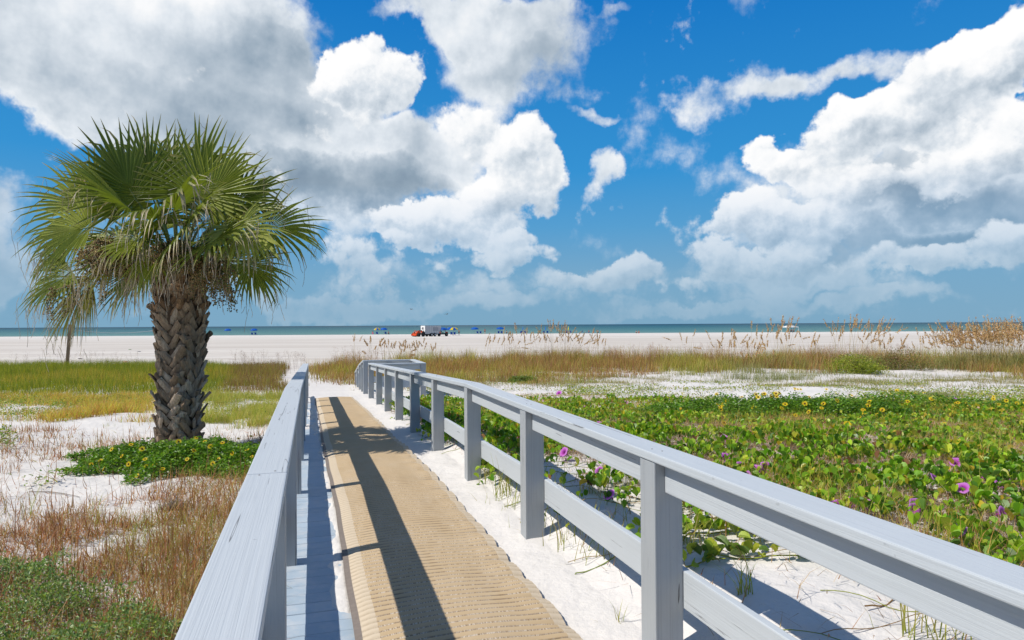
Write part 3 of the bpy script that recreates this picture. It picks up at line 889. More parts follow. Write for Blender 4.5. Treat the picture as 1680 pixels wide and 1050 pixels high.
def vine_field(X, Y, px, py):
    d = perpd(X, Y)
    marg = np.clip(.98 - .42 * (Y - 4.4), .06, 1.3) + (fbm(X * 1.3, Y * 1.3, 3) - .5) * .8
    m = sstep(-.15, .35, d - marg) + .16 * sstep(.1, .3, d) * (Y > 4.2)
    ytop = np.interp(px, [640, 800, 900, 1000, 1180, 1400, 1680, 2000], [648, 650, 652, 656, 668, 676, 664, 660]) + (fbm(X * .6 + 4, Y * .4, 3) - .5) * 16
    m = m * sstep(-5, 5, py - ytop)
    cl = fbm(X * 1.1 + 20, Y * 1.1 + 2, 4)
    cl2 = fbm(X * 4.5, Y * 4.5 + 50, 3)
    return m * np.clip(sstep(.30, .46, cl + .08 * (Y < 6)) * sstep(.40, .60, cl2) + .05, 0, 1)
P, px, py = sample(300000, 2.6, 17, -.30, 1.32, vine_field)
# thin with distance so that the count stays sane
k = rng.random(len(P)) < np.interp(P[:, 1], [3, 8, 14], [.72, .56, .50])
P = P[k]; N = len(P)
print('vine leaves', N)
hgt = (.03 + .17 * fbm(P[:, 0] * 1.7 + 7, P[:, 1] * 1.7, 3) ** 1.2) * rng.uniform(.35, 1.15, N)
LP = P.copy(); LP[:, 2] += hgt
LP[:, :2] += rng.normal(0, .012, (N, 2))
az = rng.uniform(0, 2 * np.pi, N); tilt = rng.uniform(.35, 1.35, N); roll = rng.normal(0, .35, N)
S = .030 + .048 * rng.random(N) ** 1.3 * np.interp(P[:, 1], [3, 7, 14], [1.18, 1.05, 1.15])
yl = fbm(P[:, 0] * .5, P[:, 1] * .5 + 70, 3)
far_y = np.clip(sstep(8, 13, P[:, 1]) * .8, 0, 1)
C = palette(N, [(.17, .33, .012), (.085, .19, .012), (.30, .43, .025), (.42, .44, .04), (.50, .38, .03), (.26, .13, .05)], .30, [.34, .23, .28, .10, .03, .02])
yel = (rng.random(N) < far_y * .45 * sstep(.42, .6, yl))[:, None]
C = np.where(yel, palette(N, [(.42, .38, .03), (.30, .34, .03), (.50, .40, .05)], .2), C)
V, Fa, Cc = scatter(VLV, VLF, LP, rots(az, tilt, roll), S, C)
near_parts = [(V, Fa, Cc)]
stuff('railroad_vine', 'bright green two-lobed vine leaves carpeting the sand right of the railing', near_parts, M_leaf)
# leaf stalks for the nearest ones, runners and litter
kk = (P[:, 1] < 7.5)
Q = P[kk]; Lk = LP[kk]
dv = Lk - Q; L_ = np.linalg.norm(dv, axis=1)
V, Fa, Cc = blades(Q, L_ * 1.02, .0035, rng.uniform(0, 6.28, len(Q)), rng.uniform(-.1, .3, len(Q)), rng.uniform(0, .3, len(Q)), np.array([.30, .22, .05]), np.array([.25, .32, .04]), 2, taper=.2)
st_parts = [(V, Fa, Cc)]
def runner(x, y, a, L, w, c, lift=.012):
    n = int(L / .06) + 2; X = [x]; Y = [y]
    for i in range(n): a += rng.normal(0, .16); X.append(X[-1] + .06 * math.cos(a)); Y.append(Y[-1] + .06 * math.sin(a))
    X = np.array(X); Y = np.array(Y)
    Z = terrain(X, Y) + lift + .012 * np.sin(np.arange(len(X)) * .9 + rng.random() * 6)
    v, f = tube_np(np.stack([X, Y, Z], 1), w, 4)
    return v, f, np.array(c)
runners = []
ids = rng.choice(len(P), 420, p=(1 / P[:, 1] ** 1.5) / (1 / P[:, 1] ** 1.5).sum())
for i in ids:
    c = [(.30, .33, .05), (.34, .20, .07), (.22, .28, .05), (.40, .30, .16)][rng.integers(4)]
    runners.append(runner(P[i, 0], P[i, 1], rng.uniform(2.2, 5.4) if rng.random() < .6 else rng.uniform(0, 6.28), rng.uniform(.5, 1.8), rng.uniform(.0022, .004), c))
stuff('vine_runners', 'reddish and yellow runners trailing over sand under the vine leaves', st_parts + runners, M_dry)
# straw and leaf litter under the vines
def litter_d(X, Y, px, py):
    d = perpd(X, Y)
    ytop = np.interp(px, [640, 1180, 1680], [655, 690, 680])
    return .05 * (d > .12) * (py > 690) + sstep(.25, .9, d - np.clip(1.0 - .2 * (Y - 4), -.1, 1) + (fbm(X * 2, Y * 2, 3) - .5) * 1.4) * sstep(-6, 6, py - ytop) * (.45 + .55 * sstep(.36, .60, fbm(X * 1.6 + 3, Y * 1.6 + 3, 4)))
P2, _, _ = sample(330000, 2.0, 16, -.25, 1.05, litter_d)
N2 = len(P2); P2[:, 2] += rng.uniform(.003, .05, N2)
V, Fa, Cc = blades(P2, rng.uniform(.05, .22, N2), rng.uniform(.003, .006, N2), rng.uniform(0, 6.28, N2), rng.uniform(.2, 1.5, N2), rng.uniform(1.0, 2.1, N2),
                   palette(N2, [(.36, .23, .13), (.20, .105, .06), (.48, .36, .22), (.30, .14, .07), (.56, .47, .36)], .25), palette(N2, [(.36, .23, .13), (.5, .4, .27), (.26, .14, .08)], .25), 2)
stuff('leaf_litter', 'brown straw and dead leaves lying on sand between the vines', [(V, Fa, Cc)], M_dry)

# ---- grass tufts between the leaves
def mixgrass(X, Y, px, py):
    return vine_field(X, Y, px, py) * .2 + .8 * sstep(.47, .62, fbm(X * .9 + 60, Y * .9, 3)) * sstep(1.0, 1.6, perpd(X, Y)) * box(px, py, 760, 2400, 655, 1200)
P3, _, _ = sample(105000, 3.2, 16, -.2, 1.05, mixgrass)
N3 = len(P3)
V, Fa, Cc = blades(P3, rng.uniform(.10, .34, N3), rng.uniform(.003, .006, N3), rng.uniform(0, 6.28, N3), rng.uniform(0, .4, N3), rng.uniform(.3, 1.6, N3),
                   palette(N3, [(.36, .32, .06), (.28, .34, .05), (.48, .28, .10)], .2), palette(N3, [(.58, .42, .12), (.42, .44, .06), (.58, .26, .08)], .2), 3)
stuff('thin_grass', 'thin yellow and rusty grass blades growing up through the vines', [(V, Fa, Cc)], M_grass)

# ---- leafy mounds of dune sunflower
def leafy_mound(name, label, cen, rad, hmax, n, pal, size, wts=None, yfl=0, mask=None, cat='ground cover', seed=0):
    """cen (X,Y), rad (rx,ry): a low dome of many small leaves"""
    a = rng.uniform(0, 2 * np.pi, n * 2); r = np.sqrt(rng.random(n * 2))
    rr = r * (1 + .55 * (fbm(np.cos(a) * 3 + seed, np.sin(a) * 3 + 5, 4) - .5) * 2 + .12 * (rng.random(n * 2) ** 3))
    X = cen[0] + rad[0] * rr * np.cos(a); Y = cen[1] + rad[1] * rr * np.sin(a)
    s_, q_ = sq(X, Y)
    ok = (np.abs(q_) > RQ + .10)
    if mask is not None: ok &= mask(X, Y)
    X, Y, r, a = X[ok][:n], Y[ok][:n], r[ok][:n], a[ok][:n]; n = len(X)
    dome = (1 - r ** 2.2) * .75 + .12
    bumpy = .25 + 1.5 * fbm(X * 3.2 + seed, Y * 3.2, 3) + .25 * (rng.random(n) ** 6)
    top = hmax * dome * bumpy
    Z = terrain(X, Y) + top * (1 - rng.random(n) ** 2.2 * .9)
    Pp = np.stack([X, Y, Z], 1)
    az = rng.uniform(0, 2 * np.pi, n); tilt = rng.uniform(-.35, .75, n)
    C = palette(n, pal, .22, wts)
    V, Fa, Cc = scatter(SLV, SLF, Pp, rots(az, tilt, rng.normal(0, .4, n)), rng.uniform(size * .7, size * 1.25, n), C)
    parts = [(V, Fa, Cc)]
    ns = n // 14
    i = rng.choice(n, ns)
    G = Pp[i].copy(); G[:, 2] = terrain(G[:, 0], G[:, 1])
    V, Fa, Cc = blades(G, (Pp[i, 2] - G[:, 2]) + .01, .004, rng.uniform(0, 6.28, ns), .2, rng.uniform(0, .5, ns), np.array([.20, .14, .06]), np.array([.16, .22, .04]), 2, taper=.3)
    parts.append((V, Fa, Cc))
    o = stuff(name, label, parts, M_leaf)
    o['category'] = cat
    return lambda x, y: (terrain(x, y) + hmax * ((1 - np.clip(np.hypot((x - cen[0]) / rad[0], (y - cen[1]) / rad[1]), 0, 1) ** 2.2) * .75 + .12) * (.25 + 1.5 * fbm(np.array([x * 3.2 + seed]), np.array([y * 3.2]), 3)[0]))
SUNG = [(.135, .27, .016), (.085, .19, .012), (.21, .34, .025), (.055, .125, .012)]
gp = ground_at(300, 762)
mA = leafy_mound('dune_sunflower', 'low bright green sunflower patch with yellow flowers around the foot of the palm', (gp[0] + .05, gp[1] + .15), (1.22, .98), .24, 19000, SUNG, .042, [.4, .25, .25, .1], cat='sunflower patch',
                 mask=lambda X, Y: np.hypot(X - PB[0], Y - PB[1]) > .30)
gq = ground_at(1310, 690)
gq = np.array([gq[0] - .2, gq[1] + .9, gq[2]])
mB = leafy_mound('dune_sunflower', 'long dark green mound dotted yellow behind the vines at right', (gq[0], gq[1]), (2.6, 1.35), .42, 26000, SUNG, .05, [.42, .33, .13, .12], seed=4, cat='sunflower patch')
gq2 = ground_at(1600, 678)
mC = leafy_mound('dune_sunflower', 'yellow green sunflower mound at the right edge beyond the vines', (gq2[0], gq2[1] + .8), (2.8, 1.3), .30, 18000, SUNG + [(.34, .34, .04)], .05, [.35, .2, .2, .1, .15], seed=9, cat='sunflower patch')

# ---- flowers: every flower is a thing of its own
def flower_mesh(name, petals, rad, cpet, ccen, plen=1.0, cup=.15, cen_r=.3):
    parts = []
    for k in range(petals):
        a = 2 * math.pi * k / petals
        d = np.array([math.cos(a), math.sin(a), 0]); t = np.array([-math.sin(a), math.cos(a), 0]); z = np.array([0, 0, 1.0])
        w = rad * 2.6 / petals
        P_ = [d * rad * cen_r * .6 - t * w * .35, d * rad * cen_r * .6 + t * w * .35, d * rad * .8 + t * w * .62 + z * rad * cup, d * rad * .8 - t * w * .62 + z * rad * cup,
              d * rad + t * w * .25 + z * rad * cup * .8, d * rad - t * w * .25 + z * rad * cup * .8]
        parts.append((np.array(P_), np.array([[0, 1, 2, 3], [3, 2, 4, 5]]), np.array(cpet)))
    return join_np(parts)
def cone_np(r0, r1, h, n, z0):
    V = []; 
    for (r, z) in ((r0, z0), (r1, z0 + h)):
        for j in range(n): V.append((r * math.cos(2 * math.pi * j / n), r * math.sin(2 * math.pi * j / n), z))
    return np.array(V), np.array([[j, (j + 1) % n, n + (j + 1) % n, n + j] for j in range(n)])
def make_flower_protos():
    V, Fa, C = flower_mesh('sf', 12, .030, (.88, .62, .02), None, cup=.10, cen_r=.35)
    sf_head = mesh_np('ray_petals', V, Fa, C)
    bm = bmesh.new(); bmesh.ops.create_uvsphere(bm, u_segments=8, v_segments=5, radius=1)
    for v in bm.verts: v.co = Vector((v.co.x * .0105, v.co.y * .0105, v.co.z * .006 + .003))
    sf_c = bpy.data.meshes.new('flower_centre'); bm.to_mesh(sf_c); bm.free()
    sf_c.materials.append(plain('sunflower_centre', (.09, .035, .015), .8, .1))
    sf_head.materials.append(M_petal)
    # trumpet of the railroad vine
    n = 20; V = []
    for (r, z) in ((.004, -.035), (.007, -.012), (.016, .0), (.030, .007), (.036, .003)):
        for j in range(n):
            a = 2 * math.pi * j / n; rr = r * (1 + (.07 * math.cos(5 * a) if r > .02 else 0))
            V.append((rr * math.cos(a), rr * math.sin(a), z))
    Fq = [[i * n + j, i * n + (j + 1) % n, (i + 1) * n + (j + 1) % n, (i + 1) * n + j] for i in range(4) for j in range(n)]
    C = np.repeat(np.array([(.30, .03, .22), (.36, .03, .30), (.50, .08, .48), (.60, .20, .62), (.62, .24, .66)]), n, 0)
    mg = mesh_np('trumpet', V, Fq, C, smooth=True); mg.materials.append(M_petal)
    return sf_head, sf_c, mg
sf_head, sf_c, mg = make_flower_protos()
def aim(loc, tow, roll):
    q = Vector(tow).to_track_quat('Z', 'Y')
    return Matrix.Translation(loc) @ q.to_matrix().to_4x4() @ Matrix.Rotation(roll, 4, 'Z')
def place_sunflower(loc, sc, label, group):
    tow = Vector((random.uniform(-.7, .5), random.uniform(-1.1, -.1), random.uniform(.3, 1.1)))
    o = bpy.data.objects.new('sunflower_head', None); COL.objects.link(o); o.empty_display_size = .03
    o.matrix_basis = aim(loc, tow, random.uniform(0, 6)) @ Matrix.Scale(sc, 4)
    tag(o, label, 'flower', group)
    for nm, me in (('petals', sf_head), ('flower_centre', sf_c)):
        c = bpy.data.objects.new(nm, me); COL.objects.link(c); c.parent = o
def flower_on(px_, py_, dome, sc, label, group, up=.045):
    v = ray(px_, py_)
    for t in np.linspace(3, 26, 700):
        x = v[0] / v[1] * t; y = t; z = EYE + v[2] / v[1] * t
        if z < float(dome(x, y)) + up: break
    place_sunflower(Vector((x, y, z + .004)), sc, label, group)
for (x, y) in [(165, 757), (170, 770), (183, 738), (200, 749), (211, 762), (233, 737), (238, 754), (293, 725), (318, 713), (322, 719), (336, 725), (254, 763), (376, 719), (391, 720), (381, 745), (405, 739), (412, 716), (307, 754), (349, 761), (358, 754), (267, 770), (240, 766), (215, 730), (225, 781), (345, 733), (365, 727), (413, 750), (318, 740), (150, 762)]:
    flower_on(x, y, mA, random.uniform(.8, 1.1), 'small yellow dark-centred sunflower in the green patch at the palm foot', 'sunflower heads at the palm foot')
for k in range(60):
    x = random.uniform(1175, 1520); y = random.uniform(640, 712) if k % 3 else random.uniform(636, 655)
    flower_on(x, y, mB, random.uniform(1.2, 1.7), 'yellow dark-centred sunflower on the dark green mound behind the vines', 'sunflower heads on the dark mound')
for k in range(30):
    x = random.uniform(1480, 1690); y = random.uniform(650, 700)
    flower_on(x, y, mC, random.uniform(1.2, 1.6), 'yellow sunflower on the yellow green mound by the right edge', 'sunflower heads on the right mound')
MG = [(1325, 698), (1388, 697), (1425, 706), (1362, 706), (1569, 759), (1611, 778), (1580, 801), (1654, 779), (1374, 832), (1394, 825), (1427, 829), (1500, 835), (1502, 828), (1256, 766), (1240, 771), (1224, 782), (1114, 692), (1138, 659), (1099, 656), (1187, 721), (1190, 751), (1160, 678), (1004, 679), (998, 677), (980, 697), (960, 671), (893, 655), (917, 645), (1026, 661), (985, 775), (925, 742), (846, 715), (1573, 870), (1640, 795), (1534, 786), (1645, 842), (1000, 812), (1215, 765), (795, 665), (1065, 733), (822, 690), (1480, 660), (1566, 657), (1680, 666)]
MG = [(min(x, 1676), y) for x, y in MG]
for i, (x, y) in enumerate(MG):
    g = ground_at(x, y); v = ray(x, y)
    Y = g[1] - .20 - .04 * g[1]; X = v[0] / v[1] * Y; Z = EYE + v[2] / v[1] * Y
    o = link('morning_glory', mg)
    tow = Vector((random.uniform(-.8, .5), random.uniform(-1.2, -.2), random.uniform(.1, .9)))
    o.matrix_basis = aim(Vector((X, Y, Z)), tow, random.uniform(0, 6)) @ Matrix.Scale(random.uniform(.85, 1.15) * (1 + Y * .06), 4)
    tag(o, 'small purple trumpet flower among the green vine leaves', 'flower', 'purple flowers among the vines')

# ---- grass band on the right, brown and green, sea oats above
def band_r(X, Y, px, py):
    lo = np.interp(px, [540, 620, 700, 900, 1000, 1080, 1200, 1400, 1520, 1680, 2000], [628, 642, 636, 632, 622, 613, 614, 612, 606, 622, 626])
    hi = np.interp(px, [540, 700, 1000, 1500, 1520, 1560, 1680], [604, 596, 592, 592, 594, 592, 590])
    e = (fbm(X * .5, Y * .5, 4) - .5) * 26
    m = sstep(-2, 9, lo + e - py) ** 1.5 * sstep(-2, 3, py - hi - e * .2)
    xl = -8.6 + (fbm(Y * .4, Y * 0 + 2, 2) - .5) * 1.5 + (Y - 30) * -.27 - .3
    return m * sstep(-.3, .5, X - xl)
P4, px4, py4 = sample(520000, 17, 48, -.42, 1.1, band_r)
k = rng.random(len(P4)) < .50; P4, px4, py4 = P4[k], px4[k], py4[k]
N4 = len(P4); print('band blades', N4)
br = fbm(P4[:, 0] * .2 + 3, P4[:, 1] * .12, 3) + (fbm(P4[:, 0] * .9, P4[:, 1] * .9, 2) - .5) * .7
br = np.clip(sstep(.44, .58, br) + .6 * sstep(850, 900, px4) * (1 - sstep(1060, 1100, px4)) - .5 * (1 - sstep(600, 700, px4)) * 0, 0, 1)
isb = rng.random(N4) < br * .75
cg = palette(N4, [(.27, .27, .045), (.18, .20, .035), (.38, .33, .09), (.46, .38, .16)], .2, [.35, .3, .2, .15])
cb = palette(N4, [(.36, .17, .075), (.26, .12, .055), (.42, .26, .12)], .2)
c0 = np.where(isb[:, None], cb * .8, cg); c1 = np.where(isb[:, None], cb * 1.25, cg * np.array([1.4, 1.25, 1.0]))
dz = np.interp(py4, [590, 600, 615, 640], [1.0, .95, .55, .26])
L4 = rng.uniform(.35, .80, N4) * dz * (.15 + 1.7 * sstep(.25, .75, fbm(P4[:, 0] * .8, P4[:, 1] * .8 + 11, 4)))
V, Fa, Cc = blades(P4, L4, rng.uniform(.010, .018, N4), rng.uniform(0, 6.28, N4), rng.uniform(0, .35, N4), rng.uniform(.3, 1.2, N4), c0, c1, 3)
stuff('dune_grass', 'band of green and rusty brown dune grass between the vines and the beach', [(V, Fa, Cc)], M_grass)

# ---- left grass band, bright yellow green, brown near the path
def band_l(X, Y, px, py):
    e = (fbm(X * .6 + 8, Y * .6, 4) - .5) * 22
    lo = np.interp(px, [-400, 0, 250, 330, 420, 470], [662, 658, 654, 654, 650, 648])
    m = sstep(-2, 8, lo + e - py) * sstep(-1, 2, py - 603 - e * .2)
    xr_ = OX - .293 * Y - 1.0 - sstep(22, 27, Y) * 1.0
    return m * sstep(-.2, .5, xr_ - X)
P5, px5, py5 = sample(330000, 15, 40, -1.15, -.20, band_l)
k = rng.random(len(P5)) < .5; P5, px5, py5 = P5[k], px5[k], py5[k]
N5 = len(P5); print('left band', N5)
brn = sstep(355, 385, px5 + (fbm(P5[:, 0], P5[:, 1], 2) - .5) * 60) * .8
isb = rng.random(N5) < brn
org = rng.random(N5) < .35 * sstep(.5, .65, fbm(P5[:, 0] * .3 + 50, P5[:, 1] * .3, 3))
cg = palette(N5, [(.27, .29, .02), (.18, .23, .018), (.38, .33, .04), (.13, .17, .018)], .18)
cb = palette(N5, [(.28, .15, .06), (.19, .10, .05), (.34, .24, .10)], .2)
co = palette(N5, [(.42, .25, .05), (.40, .32, .06)], .2)
c0 = np.where(isb[:, None], cb * .8, cg * .8); c0 = np.where(org[:, None] & ~isb[:, None], co, c0)
dz = np.interp(py5, [600, 612, 630, 650], [1, .95, .72, .35]) * (.6 + .8 * fbm(P5[:, 0] * .7, P5[:, 1] * .7, 3))
L5 = rng.uniform(.40, .68, N5) * dz * np.where(px5 > 360, .85, 1)
V, Fa, Cc = blades(P5, L5, rng.uniform(.008, .014, N5), rng.uniform(0, 6.28, N5), rng.uniform(0, .3, N5), rng.uniform(.2, .9, N5), c0, c0 * 1.25, 3)
stuff('meadow_grass', 'bright yellow green grass band behind the palm turning brown by the path', [(V, Fa, Cc)], M_grass)

# ---- sparse airy seed heads above both bands (muhly)
def airy(name, label, regions, n, hgt, cols, headlen=.28):
    parts = []
    pts = []
    for (x0, x1, y0, y1, w) in regions:
        m = int(n * w)
        xs = rng.uniform(x0, x1, m); ys = rng.uniform(y0, y1, m)
        for x, y in zip(xs, ys): pts.append(ground_at(x, y))
    P_ = np.array(pts); N = len(P_)
    L = rng.uniform(hgt * .7, hgt * 1.15, N); az = rng.uniform(0, 6.28, N)
    V, Fa, Cc = blades(P_, L, .008, az, .05, rng.uniform(.1, .5, N), np.array(cols[0]), np.array(cols[1]), 4, taper=.6)
    parts.append((V, Fa, Cc))
    tips = V.reshape(N, -1, 3)[:, -1]
    m = 16
    b = np.repeat(tips, m, 0) + np.stack([rng.normal(0, .05, N * m), rng.normal(0, .05, N * m), -rng.uniform(0, headlen, N * m)], 1)
    V, Fa, Cc = blades(b, rng.uniform(.03, .09, N * m), .010, rng.uniform(0, 6.28, N * m), rng.uniform(0, .8, N * m), rng.uniform(.8, 1.8, N * m), palette(N * m, cols[2:], .25), palette(N * m, cols[2:], .25), 1)
    parts.append((V, Fa, Cc))
    stuff(name, label, parts, M_dry)
airy('muhly_grass', 'airy reddish brown seed heads standing over the right grass band', [(550, 640, 602, 622, .14), (830, 1080, 598, 612, .34), (1060, 1240, 598, 608, .30), (1330, 1500, 598, 610, .22)], 620, 1.15, [(.24, .13, .07), (.33, .19, .12), (.36, .22, .15), (.28, .15, .10), (.45, .32, .22)])
airy('weed_stalks', 'thin dry weed stalks sticking up from the grass left of the path', [(20, 230, 600, 615, .4), (380, 500, 602, 620, .6)], 130, 1.0, [(.20, .14, .10), (.26, .18, .12), (.30, .20, .14), (.22, .14, .1)])
# ---- sea oats: each clump is a plant with leaves, stalks and drooping seed heads
SPV = np.array([(0, 0, 0), (.5, .5, 0), (0, 1, 0), (-.5, .5, 0)], float); SPF = np.array([[0, 1, 2, 3]])
def sea_oats(x, y, label, ns, h, wid, green=.5, lean=(.35, 0), gold=1.0, nleaf=160):
    g = ground_at(x, y)
    t = empty('sea_oats', g, label, 'sea oats', 'sea oats along the dune grass')
    ns = int(ns * (1.6 if ns < 40 else 1.15))
    P_ = np.stack([g[0] + rng.normal(0, wid, ns), g[1] + rng.normal(0, wid * .5 + .2, ns)], 1)
    P_ = np.column_stack([P_, terrain(P_[:, 0], P_[:, 1])])
    L = rng.uniform(h * .72, h * 1.08, ns)
    az = np.arctan2(lean[1] + rng.normal(0, .5, ns), lean[0] + rng.normal(0, .7, ns))
    V, Fa, Cc = blades(P_, L, .012, az, rng.uniform(.0, .10, ns), rng.uniform(.10, .75, ns) + (rng.random(ns) < .15) * .9, np.array([.34, .30, .12]), np.array([.52, .36, .17]), 9, taper=.5)
    link('stalks', mesh_np('stalks', V, Fa, Cc), M_dry, t)
    VV = V.reshape(ns, 10, 2, 3).mean(2)
    A = []; Dn = []
    for i in range(ns):
        m = 44 if ns > 40 else 60
        u = 9 - rng.uniform(0, 1, m) ** .9 * rng.uniform(1.5, 2.4); k = np.clip(u.astype(int), 0, 8)
        p = VV[i, k] + (VV[i, k + 1] - VV[i, k]) * (u - k)[:, None]
        A.append(p + rng.normal(0, .016, (m, 3)) + np.array([0, 0, -.03]))
    A = np.concatenate(A); N = len(A)
    C = palette(N, np.array([(.62, .42, .19), (.50, .31, .13), (.72, .54, .30), (.40, .23, .10)]) * gold, .15)
    V, Fa, Cc = scatter(SPV * np.array([.75, 1, 1]), SPF, A, rots(rng.uniform(0, 6.28, N), rng.uniform(-2.2, -.8, N), rng.uniform(0, 3, N)), rng.uniform(.03, .062, N), C)
    link('seed_heads', mesh_np('seed_heads', V, Fa, Cc), M_dry, t)
    nl = nleaf
    Q_ = np.stack([g[0] + rng.normal(0, wid * 1.1, nl), g[1] + rng.normal(0, wid * .5 + .25, nl)], 1); Q_ = np.column_stack([Q_, terrain(Q_[:, 0], Q_[:, 1])])
    V, Fa, Cc = blades(Q_, rng.uniform(.4, 1.0, nl) * h * .48, .014, rng.uniform(0, 6.28, nl), rng.uniform(0, .35, nl), rng.uniform(.5, 1.6, nl),
                       palette(nl, [(.20, .22, .07), (.26, .24, .10)], .2), palette(nl, [(.33, .31, .14), (.42, .33, .17), (.25, .28, .09)], .2), 5)
    link('leaves', mesh_np('leaves', V, Fa, Cc), M_grass, t)
sea_oats(633, 606, 'sea oats clump straight behind the far platform railing, left of the others', 16, 1.75, .75)
sea_oats(668, 604, 'small sea oats clump on the right of the one behind the platform railing', 11, 1.65, .6)
sea_oats(577, 596, 'lone thin sea oats stalk beside the sand gap at the path end', 2, 1.9, .1, nleaf=12)
sea_oats(820, 598, 'sparse sea oats clump at the left end of the long row', 9, 2.1, .8)
sea_oats(862, 598, 'sea oats clump in the long row in front of the blue closed umbrella', 14, 2.4, .8)
sea_oats(905, 598, 'tall sea oats clump in the middle of the long row', 16, 2.7, .8)
sea_oats(945, 598, 'sea oats clump in the long row below the yellow closed umbrella', 14, 2.3, .7)
sea_oats(977, 597, 'sea oats clump at the right end of the long row', 6, 2.2, .35)
sea_oats(1127, 600, 'single tall sea oats stalk standing alone right of the centre', 3, 2.3, .15, nleaf=30)
sea_oats(1205, 606, 'golden sea oats clump left of the white beach canopy', 13, 2.0, .55, nleaf=200)
sea_oats(1238, 612, 'low leaning sea oats clump in front of the grass below the canopy', 9, 1.5, .4, nleaf=240)
sea_oats(1262, 604, 'tall golden sea oats clump just left of the white beach canopy', 10, 2.6, .4, nleaf=120)
sea_oats(1283, 604, 'sea oats clump standing right under the white beach canopy', 8, 2.6, .35, nleaf=120)
sea_oats(1318, 606, 'short sea oats clump just right of the white beach canopy', 5, 1.9, .4)
sea_oats(1388, 604, 'dense sea oats clump over the green bush', 16, 2.6, .6, nleaf=260)
sea_oats(1425, 604, 'tall sea oats clump with a stalk bending right over the sea', 12, 2.7, .6, nleaf=220, lean=(.7, 0))
sea_oats(1458, 606, 'low bent sea oats clump at the right end of the green bush', 7, 1.8, .5)
for (x, y, n, h, w_, lb) in [(1572, 604, 60, 2.0, .9, 'leftmost clump of the big golden sea oats stand at right'), (1605, 604, 100, 2.3, .9, 'second clump from the left in the big golden stand'), (1640, 605, 120, 2.4, .9, 'golden clump in the middle of the big stand near the right edge'),
                          (1674, 608, 120, 2.5, .9, 'densest golden clump cut by the right edge of the view')]:
    sea_oats(x, y, lb, n, h, w_, nleaf=900, lean=(-.8, 0))
# a green bush and shrubby clumps in the right band
def bush(x, y, w_, h, name, label, pal, n=5000, size=.045, nm='shrub'):
    g = ground_at(x, y)
    t = empty(nm, g, label, 'shrub')
    a = rng.normal(0, 1, (n, 3)) + rng.normal(0, .5, (n, 3)) ** 3; a /= np.linalg.norm(a, axis=1)[:, None]; r = rng.random(n) ** .35
    b = a * r[:, None]; b[:, 2] = np.abs(b[:, 2])
    lump = .35 + 1.3 * fbm(b[:, 0] * 2.5 + x, b[:, 1] * 2.5 + b[:, 2] * 2, 4)
    P_ = g + b * np.array([w_, w_ * .6, h]) * lump[:, None]
    V, Fa, Cc = scatter(SLV, SLF, P_, rots(rng.uniform(0, 6.28, n), rng.uniform(-.2, 1.3, n), rng.normal(0, .5, n)), rng.uniform(size * .6, size * 1.4, n), palette(n, pal, .25))
    link('foliage', mesh_np('foliage', V, Fa, Cc), M_leaf, t)
    m = 160; Q_ = np.repeat(g[None], m, 0)
    V, Fa, Cc = blades(Q_, rng.uniform(.5, 1, m) * h, .014, rng.uniform(0, 6.28, m), .2, rng.uniform(.2, 1.2, m), np.array([.16, .11, .06]), np.array([.18, .15, .06]), 4, taper=.5)
    link('stems', mesh_np('stems', V, Fa, Cc), M_dry, t)
bush(1405, 613, 1.5, .72, '', 'bright green feathery shrub under the bent sea oats', [(.26, .31, .02), (.17, .23, .018), (.36, .36, .04)], 7000, .055)
bush(1470, 607, 1.9, .85, '', 'dark olive and rusty shrub right of the bright green one', [(.16, .18, .035), (.25, .15, .07), (.20, .21, .05)], 6000, .055)
bush(856, 628, .55, .26, '', 'small bright green tussock alone on the sand behind the railing', [(.14, .21, .03), (.20, .26, .04)], 2400, .05)

# ---- grey green loose tufts (middle sand) : each one a plant
def tuft_parts(P0, n, wid, h, c0, c1, bend=(.3, 1.3), w_=.006, nseg=4):
    Q_ = np.stack([P0[0] + rng.normal(0, wid, n), P0[1] + rng.normal(0, wid, n)], 1); Q_ = np.column_stack([Q_, terrain(Q_[:, 0], Q_[:, 1]) - .005])
    return blades(Q_, rng.uniform(.45, 1, n) * h, w_, rng.uniform(0, 6.28, n), rng.uniform(0, .35, n), rng.uniform(*bend, n), palette(n, c0, .2), palette(n, c1, .2), nseg)
GG0 = [(.17, .20, .07), (.22, .22, .10)]; GG1 = [(.33, .32, .16), (.26, .30, .12), (.40, .33, .18)]
def tuft(x, y, n, wid, h, label, c0=GG0, c1=GG1, group=None, name='grass_tuft', w_=.006, bend=(.3, 1.3)):
    g = ground_at(x, y)
    V, Fa, Cc = tuft_parts(g, n, wid, h, c0, c1, bend, w_)
    o = link(name, mesh_np(name, V - g, Fa, Cc), M_grass, None, Matrix.Translation(Vector(g)))
    tag(o, label, 'grass', group)
for (x, y, n, w_, h) in [(1212, 622, 200, .28, .62), (1255, 624, 500, .55, .50), (1300, 622, 420, .5, .48), (1180, 628, 160, .3, .30), (1350, 615, 300, .6, .34), (1410, 628, 260, .45, .30), (1540, 652, 300, .35, .32), (1500, 618, 320, .7, .26), (1120, 616, 300, .7, .28),
                         (960, 622, 300, .9, .26), (1010, 628, 150, .5, .18), (1165, 612, 200, .6, .3), (925, 606, 260, .8, .5), (1610, 618, 200, .5, .3), (1450, 640, 160, .4, .2), (1360, 634, 160, .5, .16), (1065, 640, 120, .3, .14), (840, 626, 160, .5, .22), (770, 618, 300, .8, .30), (710, 622, 300, .6, .34)]:
    tuft(x, y, n, w_, h, 'grey green wispy grass tuft growing on the white sand below the grass band', group='grey green tufts on the middle sand', w_=.009)
